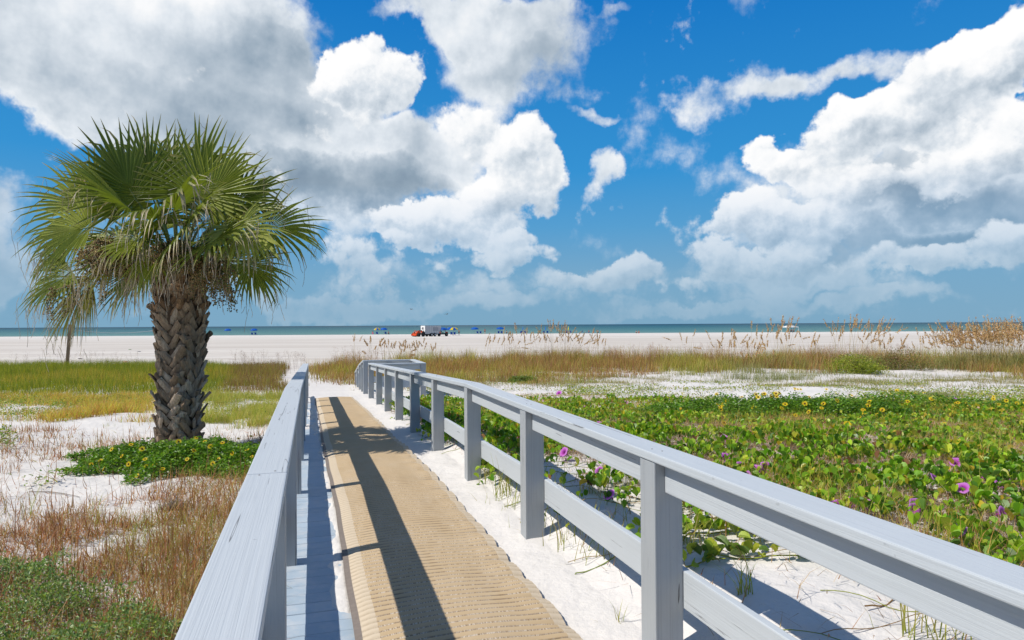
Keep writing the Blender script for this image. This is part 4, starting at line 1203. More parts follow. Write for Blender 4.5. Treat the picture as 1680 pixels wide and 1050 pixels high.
# low carpets on the middle sand and in front of it
def carpet(name, label, reg, n, pal, wts, size, hgt, y0, y1, f0=-.3, f1=1.1):
    P_, a_, b_ = sample(n, y0, y1, f0, f1, reg)
    m = len(P_)
    P_[:, 2] += rng.uniform(.005, hgt, m)
    V, Fa, Cc = scatter(SLV, SLF, P_, rots(rng.uniform(0, 6.28, m), rng.uniform(-.2, .9, m), rng.normal(0, .4, m)), rng.uniform(size * .7, size * 1.3, m), palette(m, pal, .22, wts))
    stuff(name, label, [(V, Fa, Cc)], M_leaf)
def mid_r(X, Y, px, py):
    e = fbm(X * .45 + 31, Y * .8 + 12, 4)
    a = sstep(.50, .58, e) * box(px, py, 560, 1900, 608, 664, 20) * sstep(.35, .8, perpd(X, Y))
    b_ = box(px, py, 1480, 1760, 640, 656, 20) + box(px, py, 1425, 1520, 628, 634, 12) + box(px, py, 1050, 1105, 612, 622, 10) + box(px, py, 700, 800, 636, 652, 10) * (perpd(X, Y) > .3) + box(px, py, 930, 1060, 640, 650, 20)
    return np.clip(a * .55 + b_, 0, 1)
carpet('creeping_herbs', 'low yellow green herbs creeping over the white sand beyond the vines', mid_r, 90000, [(.24, .29, .03), (.14, .21, .02), (.38, .36, .05), (.30, .22, .08)], [.35, .3, .2, .15], .055, .07, 10, 26)
def mid_r2(X, Y, px, py):
    e = fbm(X * .6 + 3, Y * .9 + 71, 4)
    return (sstep(.46, .60, e) * .8 + .12) * box(px, py, 640, 1900, 604, 636, 14) * sstep(.4, .9, perpd(X, Y)) * (1 - .85 * box(px, py, 1090, 1230, 612, 650, 20)) * (1 - .9 * box(px, py, 1560, 1800, 604, 618, 14))
P6, _, _ = sample(120000, 13, 28, -.3, 1.1, mid_r2); N6 = len(P6)
V, Fa, Cc = blades(P6, rng.uniform(.06, .22, N6), .009, rng.uniform(0, 6.28, N6), rng.uniform(0, .5, N6), rng.uniform(.5, 1.6, N6), palette(N6, [(.22, .21, .09), (.30, .22, .12)], .2), palette(N6, [(.36, .32, .15), (.42, .30, .17), (.28, .29, .10)], .2), 2)
stuff('short_grass', 'short dull green and straw grass thinning out over the middle sand', [(V, Fa, Cc)], M_grass)
def litter_mid(X, Y, px, py):
    return box(px, py, 740, 1000, 636, 662, 14) * sstep(.3, .8, perpd(X, Y)) * .7
P7, _, _ = sample(40000, 10, 20, -.3, .6, litter_mid); N7 = len(P7)
V, Fa, Cc = blades(P7, rng.uniform(.05, .14, N7), .008, rng.uniform(0, 6.28, N7), rng.uniform(.2, 1.2, N7), rng.uniform(.8, 1.8, N7), palette(N7, [(.36, .18, .11), (.42, .28, .17)], .2), palette(N7, [(.42, .24, .15), (.38, .30, .12)], .2), 2)
stuff('rusty_stems', 'rusty stems and straw behind the vines near the railing', [(V, Fa, Cc)], M_dry)

# ================================================================== LEFT SIDE
def leftmask(X, Y): return sstep(.05, .3, -sq(X, Y)[1] - RQ)
def l_cover(X, Y, px, py):
    e = fbm(X * .8 + 12, Y * .8, 4)
    top = box(px, py, -600, 250, 640, 668, 20) * (.35 + .65 * sstep(.42, .55, e)) + box(px, py, -600, 130, 660, 690, 20) * sstep(.46, .58, e) + box(px, py, 330, 500, 628, 690, 20) * .25
    s2 = box(px, py, -600, 105, 786, 802, 20) * sstep(.42, .5, e) * .8 + box(px, py, -600, 20, 710, 740, 12)
    return np.clip(top + s2, 0, 1) * leftmask(X, Y)
carpet('beach_herbs', 'low green and yellow herbs in front of the left grass band', l_cover, 90000, [(.17, .25, .02), (.10, .18, .018), (.38, .36, .04), (.28, .30, .03)], [.4, .25, .12, .23], .045, .14, 5, 20, -1.2, -.15)
def l_rust(X, Y, px, py):
    e = fbm(X * .9 + 42, Y * .9 + 7, 4)
    a = box(px, py, -600, 245, 634, 694, 30) * sstep(.30, .56, e - .004 * (py - 655)) + box(px, py, 325, 500, 628, 700, 30) * sstep(.34, .60, e - .002 * (py - 650)) * 1.3
    return np.clip(a, 0, 1) * leftmask(X, Y) * (.15 + .85 * sstep(.38, .60, fbm(X * 2.6 + 8, Y * 2.6, 3)))
P8, px8, py8 = sample(300000, 9, 20, -1.2, -.15, l_rust); N8 = len(P8)
gr = (px8 > 325)
c0 = np.where(gr[:, None], palette(N8, [(.32, .33, .06), (.42, .32, .11), (.25, .27, .05)], .2), palette(N8, [(.50, .34, .08), (.42, .18, .07), (.42, .40, .06)], .25))
V, Fa, Cc = blades(P8, rng.uniform(.08, .34, N8) * (.45 + 1.1 * fbm(P8[:, 0] * 2.2, P8[:, 1] * 2.2, 3)), .007, rng.uniform(0, 6.28, N8), rng.uniform(0, .5, N8), rng.uniform(.4, 1.5, N8), c0, c0 * 1.3, 3)
stuff('mixed_grass', 'orange and green grasses in front of the left grass band and beside the palm', [(V, Fa, Cc)], M_grass)

# sparse stems on the sand, dense rusty thicket in the foreground
def l_stems(X, Y, px, py):
    e = fbm(X * 1.5 + 2, Y * 1.5 + 5, 4)
    far = box(px, py, -900, 470, 680, 800, 14) * (.015 + .11 * sstep(.48, .62, e))
    cl = sstep(.40, .62, fbm(X * 7, Y * 7, 3))
    near = sstep(795, 870, py) * np.clip(.08 + .92 * sstep(.42, .58, e + .10 * sstep(850, 960, py)), 0, 1) * (.45 + .55 * cl)
    rt = box(px, py, 250, 460, 790, 1300, 30) * .5
    return np.clip(far + near + rt * .6, 0, 1) * leftmask(X, Y)
P9, px9, py9 = sample(420000, 2.2, 12, -1.3, -.1, l_stems); 
k = rng.random(len(P9)) < np.interp(P9[:, 1], [2, 7, 12], [.60, .52, .5]); P9, px9, py9 = P9[k], px9[k], py9[k]
N9 = len(P9); print('left stems', N9)
c0 = palette(N9, [(.40, .165, .06), (.24, .10, .045), (.46, .25, .11), (.50, .37, .22), (.32, .30, .06)], .3, [.34, .28, .2, .08, .10])
c1 = palette(N9, [(.40, .20, .10), (.30, .14, .08), (.50, .36, .20), (.38, .32, .08)], .25)
V, Fa, Cc = blades(P9, rng.uniform(.07, .24, N9) * (1 + .6 * (rng.random(N9) < .1)), rng.uniform(.0028, .0066, N9) * np.interp(P9[:, 1], [3, 10], [1, 1.6]), rng.uniform(0, 6.28, N9), rng.normal(.85, .45, N9), rng.uniform(-1.2, 2.8, N9), c0, c1, 4)
stuff('rusty_thicket', 'dense rusty brown dead stems covering the sand left of the railing', [(V, Fa, Cc)], M_dry)
def l_green(X, Y, px, py):
    e = fbm(X * 1.3 + 22, Y * 1.3 + 15, 4)
    return np.clip(sstep(830, 960, py) * sstep(.40, .58, e) + box(px, py, 200, 470, 850, 1400, 40) * .8 + box(px, py, 300, 470, 770, 850, 20) * .35, 0, 1) * leftmask(X, Y)
P10, _, _ = sample(42000, 2.2, 8.5, -1.3, -.1, l_green); N10 = len(P10)
V, Fa, Cc = blades(P10, rng.uniform(.07, .26, N10), rng.uniform(.0028, .0055, N10), rng.uniform(0, 6.28, N10), rng.uniform(.2, 1.4, N10), rng.uniform(.4, 2.4, N10), palette(N10, [(.20, .24, .04), (.30, .28, .06), (.15, .19, .03)], .2), palette(N10, [(.30, .33, .05), (.42, .36, .09), (.44, .24, .08)], .2), 4)
stuff('creeping_grass', 'yellow green creeping grass mixed in the foreground thicket', [(V, Fa, Cc)], M_grass)
# fleshy grey green herb at the lower left
def l_herb(X, Y, px, py):
    e = fbm(X * 1.2 + 5, Y * 1.2 + 33, 3)
    bd = np.interp(px, [-500, 0, 100, 200, 260, 320], [930, 945, 960, 985, 1010, 1080])
    return sstep(-14, 14, py - bd + (e - .5) * 90) * leftmask(X, Y) * (.25 + .75 * sstep(.38, .58, fbm(X * 5, Y * 5 + 9, 3)))
P11, _, _ = sample(260000, 1.6, 4.9, -1.5, -.25, l_herb)
k = rng.random(len(P11)) < .5; P11 = P11[k]; N11 = len(P11); print('herb', N11)
hh = .02 + .26 * fbm(P11[:, 0] * 4, P11[:, 1] * 4, 4) ** 1.3
P11[:, 2] += hh * (1 - rng.random(N11) ** 2 * .9)
V, Fa, Cc = scatter(SLV * np.array([.75, 1, 1]), SLF, P11, rots(rng.uniform(0, 6.28, N11), rng.uniform(0, 1.2, N11), rng.normal(0, .4, N11)), rng.uniform(.016, .032, N11), palette(N11, [(.20, .29, .09), (.13, .21, .06), (.30, .38, .15), (.34, .38, .06)], .22, [.4, .25, .25, .1]))
parts = [(V, Fa, Cc)]
i = rng.choice(N11, 900); G = P11[i].copy(); G[:, 2] = terrain(G[:, 0], G[:, 1])
V, Fa, Cc = blades(G, P11[i, 2] - G[:, 2] + .02, .003, rng.uniform(0, 6.28, 900), .2, rng.uniform(0, .8, 900), np.array([.30, .16, .08]), np.array([.22, .26, .08]), 2, taper=.3)
stuff('fleshy_herb', 'small-leaved grey green herb filling the lower left corner', parts + [(V, Fa, Cc)], M_leaf)
# pink buds, one by one
bm = bmesh.new(); bmesh.ops.create_cone(bm, segments=6, radius1=.003, radius2=.0075, depth=.018); budm = bpy.data.meshes.new('pink_bud'); bm.to_mesh(budm); bm.free()
budm.materials.append(plain('bud_pink', (.62, .25, .20), .6, .2))
for (x, y) in [(84, 1016), (38, 1018), (22, 1022), (72, 945), (127, 1022), (165, 950), (172, 1016), (204, 1016), (246, 1000), (63, 1044), (140, 932), (140, 1038), (242, 1040), (68, 972), (110, 990), (15, 985), (190, 975)]:
    p = ground_at(x, y); v = ray(x, y); Y = p[1] - .22; o = link('pink_bud', budm)
    o.matrix_basis = Matrix.Translation(Vector((v[0] / v[1] * Y, Y, EYE + v[2] / v[1] * Y))) @ Matrix.Rotation(random.uniform(-.4, .4), 4, 'X')
    tag(o, 'tiny pink flower bud rising from the grey green herb at lower left', 'flower bud', 'pink buds in the lower left herb')
# green and dry tufts that stand out on the left sand
for (x, y, n, w_, h, a) in [(148, 742, 26, .05, .30, 'pale green upright tuft on the sand left of the sunflower patch'), (146, 768, 10, .02, .20, 'thin green sprig below the pale upright tuft on the left sand'),
                        (258, 690, 18, .04, .2, 'small green tuft on the sand in front of the palm trunk'), (75, 745, 22, .06, .22, 'rusty tuft on bare sand near the left edge'), (10, 775, 40, .08, .25, 'rusty tuft cut by the left edge above the thicket'), (62, 700, 14, .05, .2, 'reddish tuft on the sand far left'),
                        (100, 755, 16, .05, .18, 'reddish tuft right of the rusty one on bare sand'), (200, 672, 20, .08, .28, 'upright straw green tuft left of the palm trunk'), (180, 700, 12, .05, .15, 'short green sprig on sand between the left edge and the palm'),
                        (48, 848, 12, .03, .42, 'tall single green spear clump in the thicket near the left edge'), (158, 860, 12, .03, .42, 'tall green blades in the thicket under the sunflower patch'), (95, 900, 10, .03, .40, 'green blades standing in the rusty thicket left of the middle')]:
    rust = 'r' if ('rusty' in a or 'reddish' in a) else 'g'
    cc = [(.34, .16, .09), (.28, .13, .07)] if rust == 'r' else [(.30, .32, .08), (.38, .34, .14)]
    tuft(x, y, n, w_, h, a, cc, cc, w_=.005, bend=(.2, 1.4))
# tufts in the sand strip at the right hand railing
GT0 = [(.25, .28, .04), (.30, .30, .06)]; GT1 = [(.34, .38, .05), (.36, .20, .09), (.42, .30, .12)]
for (x, y, n, w_, h, a) in [(823, 815, 46, .09, .48, 'green and rusty grass tuft right against the second railing post from the front bend'), (800, 790, 18, .06, .35, 'green grass sprig between two railing posts by the mat'), (845, 833, 20, .05, .26, 'rusty stems at the foot of the third nearest post'),
                        (1012, 1046, 9, .02, .22, 'three thin green blades alone in the sand beside the mat'), (1218, 975, 16, .02, .26, 'dried curled grass tuft on the railing shadow'), (1420, 960, 10, .02, .22, 'small green tuft with one brown leaf under the handrail'),
                        (1505, 1046, 22, .05, .36, 'arching green grass tuft low at the right under the handrail'), (1570, 1050, 16, .04, .34, 'green grass tuft nearest the lower right corner'), (1138, 900, 16, .05, .40, 'tall sprig just right of the nearest post'), (930, 890, 18, .08, .25, 'dry sprig at the foot of the third post'),
                        (985, 905, 20, .10, .24, 'sparse dry stems on sand between the two nearest posts'), (905, 860, 24, .12, .3, 'rusty sprigs behind the lower board by the third post'), (1000, 870, 26, .15, .32, 'green sprigs behind the lower board left of the nearest post')]:
    tuft(x, y, n, w_, h, a, GT0, GT1, w_=.006, bend=(.3, 1.9))
# vine sprigs lying on the open sand under the nearest handrail
def sprig(x, y, n, label, a0, L):
    g = ground_at(x, y)
    t = empty('vine_sprig', g, label, 'vine')
    v, f, c = runner(g[0], g[1], a0, L, .004, (.33, .36, .05), .015)
    link('stem', mesh_np('stem', v, f, np.broadcast_to(c, (len(v), 3))), M_dry, t)
    pts = v.reshape(-1, 4, 3).mean(1); i = rng.choice(len(pts), n); P_ = pts[i] + np.column_stack([rng.normal(0, .035, n), rng.normal(0, .035, n), rng.uniform(.005, .06, n)])
    V, Fa, Cc = scatter(VLV, VLF, P_, rots(rng.uniform(0, 6.28, n), rng.uniform(-.1, 1.1, n), rng.normal(0, .4, n)), rng.uniform(.05, .085, n), palette(n, [(.22, .30, .03), (.34, .37, .04), (.11, .18, .03)], .2))
    link('leaves', mesh_np('leaves', V, Fa, Cc), M_leaf, t)
sprig(1225, 878, 34, 'wilted yellow green vine sprig on the sand behind the nearest handrail', 2.8, .45)
sprig(1330, 912, 30, 'green vine sprig on sand at the middle of the nearest handrail', 3.4, .5)
sprig(1190, 925, 16, 'dull green vine sprig lying in the handrail shadow', 3.0, .3)
sprig(1260, 905, 14, 'short vine sprig beside the handrail shadow', 2.0, .25)
# dead palm leaf stub on the sand
g = ground_at(283, 835)
V, Fa, Cc = tuft_parts(g, 110, .045, .22, [(.26, .22, .19), (.16, .13, .11)], [(.38, .34, .31), (.24, .20, .17)], (1.2, 2.6), .010, 5)
tag(link('dead_leaf_clump', mesh_np('dead_leaf_clump', V - g, Fa, Cc), M_dry, None, Matrix.Translation(Vector(g))), 'grey tangled dead leaf clump on the sand below the sunflower patch', 'dead leaves')
mb = MB(); pts = [ground_at(x, y) for x, y in ((48, 810), (80, 809), (104, 813), (130, 818))]
v, f = tube_np([p + np.array([0, 0, .012]) for p in pts], [.004, .006, .005, .003], 5)
tag(link('driftwood_twig', mesh_np('driftwood_twig', v, f, smooth=True), plain('grey_twig', (.26, .23, .20))), 'thin grey twig lying on the sand near the left edge', 'twig')
# board lying in the sand on the right
pa = ground_at(1580, 603); pb = ground_at(1612, 608)
for (x0, y0, x1, y1, lb) in ((1560, 601, 1608, 601, 'weathered plank half buried in sand left of the golden sea oats'), (1592, 610, 1618, 606, 'short weathered plank lying across the sand hump at right')):
    a = ground_at(x0, y0); b_ = ground_at(x1, y1)
    o = board('buried_plank', a + np.array([0, 0, .05]), b_ + np.array([0, 0, .05]), .05, .12, M_brownwood, None); tag(o, lb, 'plank')
# ================================================================== BEACH THINGS
M_blue = plain('blue_canvas', (.012, .16, .60), .6, .3, 0, .1)
M_blue2 = plain('navy_canvas', (.01, .055, .30), .7, .2, 0, .15)
M_yel = plain('yellow_canvas', (.85, .68, .02), .6, .3, 0, .08)
M_white = plain('white_paint', (.78, .78, .76), .5, .4, 0, .05)
M_alu = plain('trailer_panel', (.50, .50, .50), .45, .5, .2, .08)
M_org = plain('orange_paint', (.72, .085, .012), .4, .5, 0, .12)
M_red = plain('red_paint', (.60, .02, .012), .4, .5, 0, .1)
M_blk = plain('black_rubber', (.022, .022, .022), .8, .3)
M_dk = plain('dark_metal', (.06, .06, .065), .5, .5, .4)
M_skin = plain('skin', (.50, .27, .18), .6, .3, 0, .08)
M_hair = plain('hair', (.06, .035, .02), .8, .2)
M_rope = plain('white_rope', (.62, .62, .60), .9, .1)
M_wood = plain('pale_wood', (.55, .42, .26), .7, .2)
M_pink = plain('pink_cloth', (.85, .06, .38), .8, .1)
M_wcl = plain('white_cloth', (.75, .75, .74), .9, .1)
M_rcl = plain('red_cloth', (.55, .04, .04), .9, .1)

def beach_pos(px, Y):
    v = ray(px, 540); X = v[0] / v[1] * Y
    return Vector((X, Y, float(terrain(X, Y))))
def umbrella(px, Y, label, yellow=False, closed=None, h=2.25, r=1.15, tilt=0.12):
    p = beach_pos(px, Y)
    t = empty('beach_umbrella', p, label, 'umbrella', 'beach umbrellas')
    MB().cyl((0, 0, -.2), (0, 0, h + .05), .025, .02, 8).build('pole', M_wood, t, Matrix.Translation(p))
    if closed:
        mb = MB(); mb.cyl((0, 0, h * .45), (0, 0, h * .62), .05, .16, 10); mb.cyl((0, 0, h * .62), (0, 0, h + .15), .16, .03, 10)
        mb.build('folded_canopy', closed, t, Matrix.Translation(p)); return
    n = 8; sides = [[], []]
    for k in range(n):
        a0 = 2 * math.pi * k / n; a1 = 2 * math.pi * (k + 1) / n; am = (a0 + a1) / 2
        rings = []
        for (rr, z) in ((.02, .48), (.35, .43), (.70, .27), (1.0, 0)):
            rings.append([(rr * r * math.cos(a0), rr * r * math.sin(a0), h - .45 + z), (rr * r * .93 * math.cos(am), rr * r * .93 * math.sin(am), h - .45 + z * .97 - (.02 if rr > .9 else 0)), (rr * r * math.cos(a1), rr * r * math.sin(a1), h - .45 + z)])
        rings.append([(x, y, z - .14) for x, y, z in rings[-1]])
        sides[k % 2].append(rings)
    Mt = Matrix.Translation(p) @ Matrix.Rotation(tilt, 4, 'X')
    for i, sd_ in enumerate(sides):
        bm = bmesh.new()
        for rings in sd_:
            vs = [[bm.verts.new(q) for q in rg] for rg in rings]
            for a, b_ in zip(vs[:-1], vs[1:]):
                for j in range(2): bm.faces.new((a[j], a[j + 1], b_[j + 1], b_[j]))
        bmesh.ops.solidify(bm, geom=bm.faces[:], thickness=.006)
        me = bpy.data.meshes.new('canopy'); bm.to_mesh(me); bm.free()
        link('canopy_panels', me, M_yel if (yellow and i) else M_blue, t, Mt)
    mb = MB()
    for k in range(n):
        a = 2 * math.pi * k / n; mb.cyl((0, 0, h - .05), (r * .96 * math.cos(a), r * .96 * math.sin(a), h - .46), .008, .006, 4)
    mb.build('ribs', M_dk, t, Mt)
def lounge(px, Y, label, rot=0.0, group='beach chairs facing the sea'):
    p = beach_pos(px, Y); M = Matrix.Translation(p) @ Matrix.Rotation(rot, 4, 'Z')
    t = empty('beach_chair', p, label, 'chair', group)
    MB().box((0, .15, .34), (.56, 1.0, .05), None, .015).build('seat', M_blue2, t, M)
    MB().box((0, -.52, .62), (.56, .05, .72), Matrix.Rotation(-.38, 4, 'X').inverted(), .015).build('backrest', M_blue2, t, M)
    for sx in (-.27, .27):
        MB().cyl((sx, .6, -.02), (sx, .5, .34), .02, .02, 6).build('leg', M_wood, t, M)
        MB().cyl((sx, -.45, -.02), (sx, -.3, .34), .02, .02, 6).build('leg', M_wood, t, M)
        MB().box((sx * 1.1, -.05, .56), (.06, .6, .03)).cyl((sx * 1.1, .2, .34), (sx * 1.1, .2, .56), .016, .016, 5).build('armrest', M_wood, t, M)
def person(px, Y, label, pose='stand', top=M_wcl, low=M_blue2, rot=0.0, h=1.72, lift=0.0):
    p = beach_pos(px, Y) + Vector((0, 0, lift)); k = h / 1.72
    if pose == 'stand':
        J = {'pel': (0, 0, .95), 'wst': (0, 0, 1.12), 'chs': (0, -.01, 1.33), 'nck': (0, 0, 1.47), 'hd': (0, .02, 1.60), 'crn': (0, .01, 1.69),
             'shl': (-.18, 0, 1.40), 'ell': (-.25, -.02, 1.13), 'wrl': (-.25, .08, .90), 'hnl': (-.25, .11, .82), 'shr': (.18, 0, 1.40), 'elr': (.24, -.02, 1.13), 'wrr': (.24, .08, .90), 'hnr': (.24, .11, .82),
             'hil': (-.09, 0, .90), 'knl': (-.11, .04, .49), 'anl': (-.12, -.02, .08), 'tol': (-.13, .14, .03), 'hir': (.09, 0, .90), 'knr': (.10, -.02, .49), 'anr': (.10, -.12, .09), 'tor': (.11, .04, .03)}
    else:
        J = {'pel': (0, 0, .44), 'wst': (0, -.06, .60), 'chs': (0, -.13, .80), 'nck': (0, -.15, .95), 'hd': (0, -.12, 1.08), 'crn': (0, -.13, 1.17),
             'shl': (-.18, -.13, .88), 'ell': (-.25, -.08, .62), 'wrl': (-.22, .15, .58), 'hnl': (-.20, .23, .57), 'shr': (.18, -.13, .88), 'elr': (.25, -.08, .62), 'wrr': (.22, .15, .58), 'hnr': (.20, .23, .57),
             'hil': (-.09, .03, .43), 'knl': (-.12, .46, .50), 'anl': (-.12, .62, .10), 'tol': (-.13, .76, .04), 'hir': (.09, .03, .43), 'knr': (.12, .46, .50), 'anr': (.12, .62, .10), 'tor': (.13, .76, .04)}
    E = [('pel', 'wst'), ('wst', 'chs'), ('chs', 'nck'), ('nck', 'hd'), ('hd', 'crn'), ('chs', 'shl'), ('shl', 'ell'), ('ell', 'wrl'), ('wrl', 'hnl'), ('chs', 'shr'), ('shr', 'elr'), ('elr', 'wrr'), ('wrr', 'hnr'),
         ('pel', 'hil'), ('hil', 'knl'), ('knl', 'anl'), ('anl', 'tol'), ('pel', 'hir'), ('hir', 'knr'), ('knr', 'anr'), ('anr', 'tor')]
    rad = {'pel': .14, 'wst': .125, 'chs': .15, 'nck': .055, 'hd': .095, 'crn': .07, 'shl': .06, 'ell': .042, 'wrl': .03, 'hnl': .035, 'shr': .06, 'elr': .042, 'wrr': .03, 'hnr': .035, 'hil': .09, 'knl': .058, 'anl': .036, 'tol': .035, 'hir': .09, 'knr': .058, 'anr': .036, 'tor': .035}
    M = Matrix.Translation(p) @ Matrix.Rotation(rot, 4, 'Z') @ Matrix.Scale(k, 4)
    t = empty('person', p, label, 'person', 'people on the far beach')
    def sk(name, names, edges, grow, mat):
        me = bpy.data.meshes.new(name); ix = {n: i for i, n in enumerate(names)}
        me.from_pydata([J[n] for n in names], [(ix[a], ix[b_]) for a, b_ in edges], [])
        o = link(name, me, mat, t, M); s = o.modifiers.new('skin', 'SKIN')
        for n, i in ix.items():
            me.skin_vertices[0].data[i].radius = (rad[n] + grow, rad[n] + grow); me.skin_vertices[0].data[i].use_root = (i == 0)
        sb = o.modifiers.new('sub', 'SUBSURF'); sb.levels = sb.render_levels = 1
        return o
    sk('body', list(J), E, 0, M_skin)
    if top: sk('shirt', ['wst', 'chs', 'shl', 'shr'], [('wst', 'chs'), ('chs', 'shl'), ('chs', 'shr')], .022, top)
    if low: sk('shorts', ['pel', 'hil', 'hir'], [('pel', 'hil'), ('pel', 'hir')], .03, low)
    hx = Vector(J['hd']); MB().sph(hx + Vector((0, -.03, .045)), (.105, .11, .10), 10, 7).build('hair', M_hair, t, M, True)

UY = 222
umbrella(417, UY, 'plain blue umbrella farthest left in clear view between palm and railing'); lounge(414.5, UY + .5, 'navy beach chair left under the lone blue umbrella at left'); lounge(420, UY + .5, 'navy beach chair right under the lone blue umbrella at left')
umbrella(374, UY + 4, 'blue umbrella showing behind the hanging palm fruit', tilt=.1)
umbrella(618.5, UY - 4, 'blue and yellow umbrella left of the orange tractor', True); lounge(619, UY - 4.5, 'navy chair under the blue and yellow umbrella left of the tractor')
umbrella(630, UY - 2, 'plain blue umbrella just left of the orange tractor'); lounge(633, UY - 2.5, 'navy chair under the blue umbrella just left of the tractor')
person(611.5, UY - 5, 'person in a pink top seated left of the blue and yellow umbrella', 'sit', M_pink, M_pink, lift=.05)
person(637.5, UY - 3, 'person seated right of the blue umbrella left of the tractor', 'sit', M_blue2, M_blk)
umbrella(727.5, 176, 'blue umbrella standing over the small dark utility vehicle', h=2.15, r=1.05)
umbrella(739.5, UY - 30, 'large blue umbrella left of the yellow one by the utility vehicle', r=1.2); umbrella(744, UY - 34, 'blue and yellow umbrella right of the utility vehicle', True, r=1.25)
lounge(741, UY - 35, 'navy chair under the umbrellas right of the utility vehicle'); lounge(746, UY - 35, 'second navy chair right of the utility vehicle under the yellow umbrella')
person(753, UY - 33, 'person standing at the right of the blue and yellow umbrella by the vehicle', 'stand', None, M_blk, h=1.55)
umbrella(779, UY, 'plain blue umbrella with two chairs at its right', r=1.25); lounge(783.5, UY - 1, 'navy chair right beside the umbrella near the walking person'); lounge(788.5, UY - 1, 'farther right navy chair by the walking person')
person(795.5, UY, 'person standing alone in red right of the two navy chairs', 'stand', M_rcl, M_blk)
umbrella(820.5, UY, 'plain blue umbrella left of the closed blue one', r=1.25); lounge(818, UY - 1, 'navy chair left under the umbrella by the sitter in a pale shirt'); lounge(823, UY - 1, 'navy chair right under the umbrella next to the sitter in a pale shirt')
person(831, UY - 1, 'person sitting right of the blue umbrella in a pale shirt', 'sit', M_wcl, M_blk)
for px_, c, nm in ((858, M_blue, 'closed blue umbrella at the left of the closed row'), (895, M_blue, 'closed blue umbrella in the middle of the closed row'), (932.5, M_yel, 'closed yellow umbrella between two navy chairs')):
    umbrella(px_, UY, nm, closed=c)
    lounge(px_ - 3.2, UY - .8, 'navy chair left of the ' + nm[:nm.index('umbrella') + 8] + (' at left' if px_ < 870 else ''), .1); lounge(px_ + 3.2, UY - .8, 'navy chair right of the ' + nm[:nm.index('umbrella') + 8] + (' at left' if px_ < 870 else ''), -.1)
lounge(953, UY + 2, 'lone navy chair right of the closed yellow umbrella', 1.2); lounge(960.5, UY + 2, 'navy chair left of the three seated people', 1.4)
person(966, UY + 1, 'leftmost of three people sitting together on the sand, in red', 'sit', M_rcl, M_blue2); person(973.5, UY + 1, 'middle of three people sitting together, bare shouldered', 'sit', None, M_rcl); person(981, UY + 1, 'rightmost of three people sitting together, in white', 'sit', M_wcl, M_blk)
person(1044, UY + 3, 'left one of a pair sitting low by the water in the centre', 'sit', M_wcl, M_blk, lift=-.25); person(1048, UY + 3, 'right one of a pair sitting low by the water in the centre', 'sit', None, M_rcl, lift=-.25)
person(1397, UY, 'person sitting low near the water behind the tall sea oats', 'sit', M_rcl, M_blk)
person(1450, UY + 2, 'small person sitting by the water right of the tall sea oats', 'sit', None, M_blue2, lift=-.3)
lounge(1554, UY - 5, 'navy beach chair left of the golden stand at right', .5); lounge(1562, UY - 5, 'second navy beach chair by the golden stand at right', -.4)
umbrella(1553.5, UY - 4, 'closed blue umbrella beside chairs near the golden stand', closed=M_blue, h=2.0)

# white canopy tent
def canopy():
    Yc = 205; p = beach_pos(1296, Yc); M = Matrix.Translation(p) @ Matrix.Rotation(.12, 4, 'Z')
    t = empty('beach_canopy', p, 'white open-sided beach canopy with people sitting in its shade', 'canopy tent')
    w = 1.72; h = 1.85
    bm = bmesh.new(); n = 10; vs = []
    for i in range(n + 1):
        row = []
        for j in range(n + 1):
            x = -1 + 2 * i / n; y = -1 + 2 * j / n
            z = h + .42 * (1 - max(abs(x), abs(y)) ** 1.5) - .05 * (1 - min(abs(x), 1)) * (abs(y) > .99)
            row.append(bm.verts.new((x * w, y * w, z)))
        vs.append(row)
    for i in range(n):
        for j in range(n): bm.faces.new((vs[i][j], vs[i + 1][j], vs[i + 1][j + 1], vs[i][j + 1]))
    me = bpy.data.meshes.new('roof'); bmesh.ops.solidify(bm, geom=bm.faces[:], thickness=.02); bm.to_mesh(me); bm.free(); link('roof', me, M_white, t, M)
    mb = MB()
    for (a, b_, c) in ((0, -w, (2 * w, .015, .22)), (0, w, (2 * w, .015, .22)), (-w, 0, (.015, 2 * w, .22)), (w, 0, (.015, 2 * w, .22))): mb.box((a * 1.01, b_ * 1.01, h - .1), c)
    mb.build('valance', M_white, t, M)
    for sx in (-1, 1):
        for sy in (-1, 1): MB().cyl((sx * w, sy * w, -.05), (sx * w, sy * w, h), .045, .035, 8).build('leg', M_white, t, M)
canopy()
person(1293, 205, 'person sitting in dark blue under the left half of the white canopy', 'sit', M_blue, M_blue2, lift=.05); person(1298, 205.5, 'person in navy sitting in the middle under the white canopy', 'sit', M_blue2, M_blk, lift=.05); person(1302, 205, 'person sitting in blue at the right under the white canopy', 'sit', M_blue, M_blk)

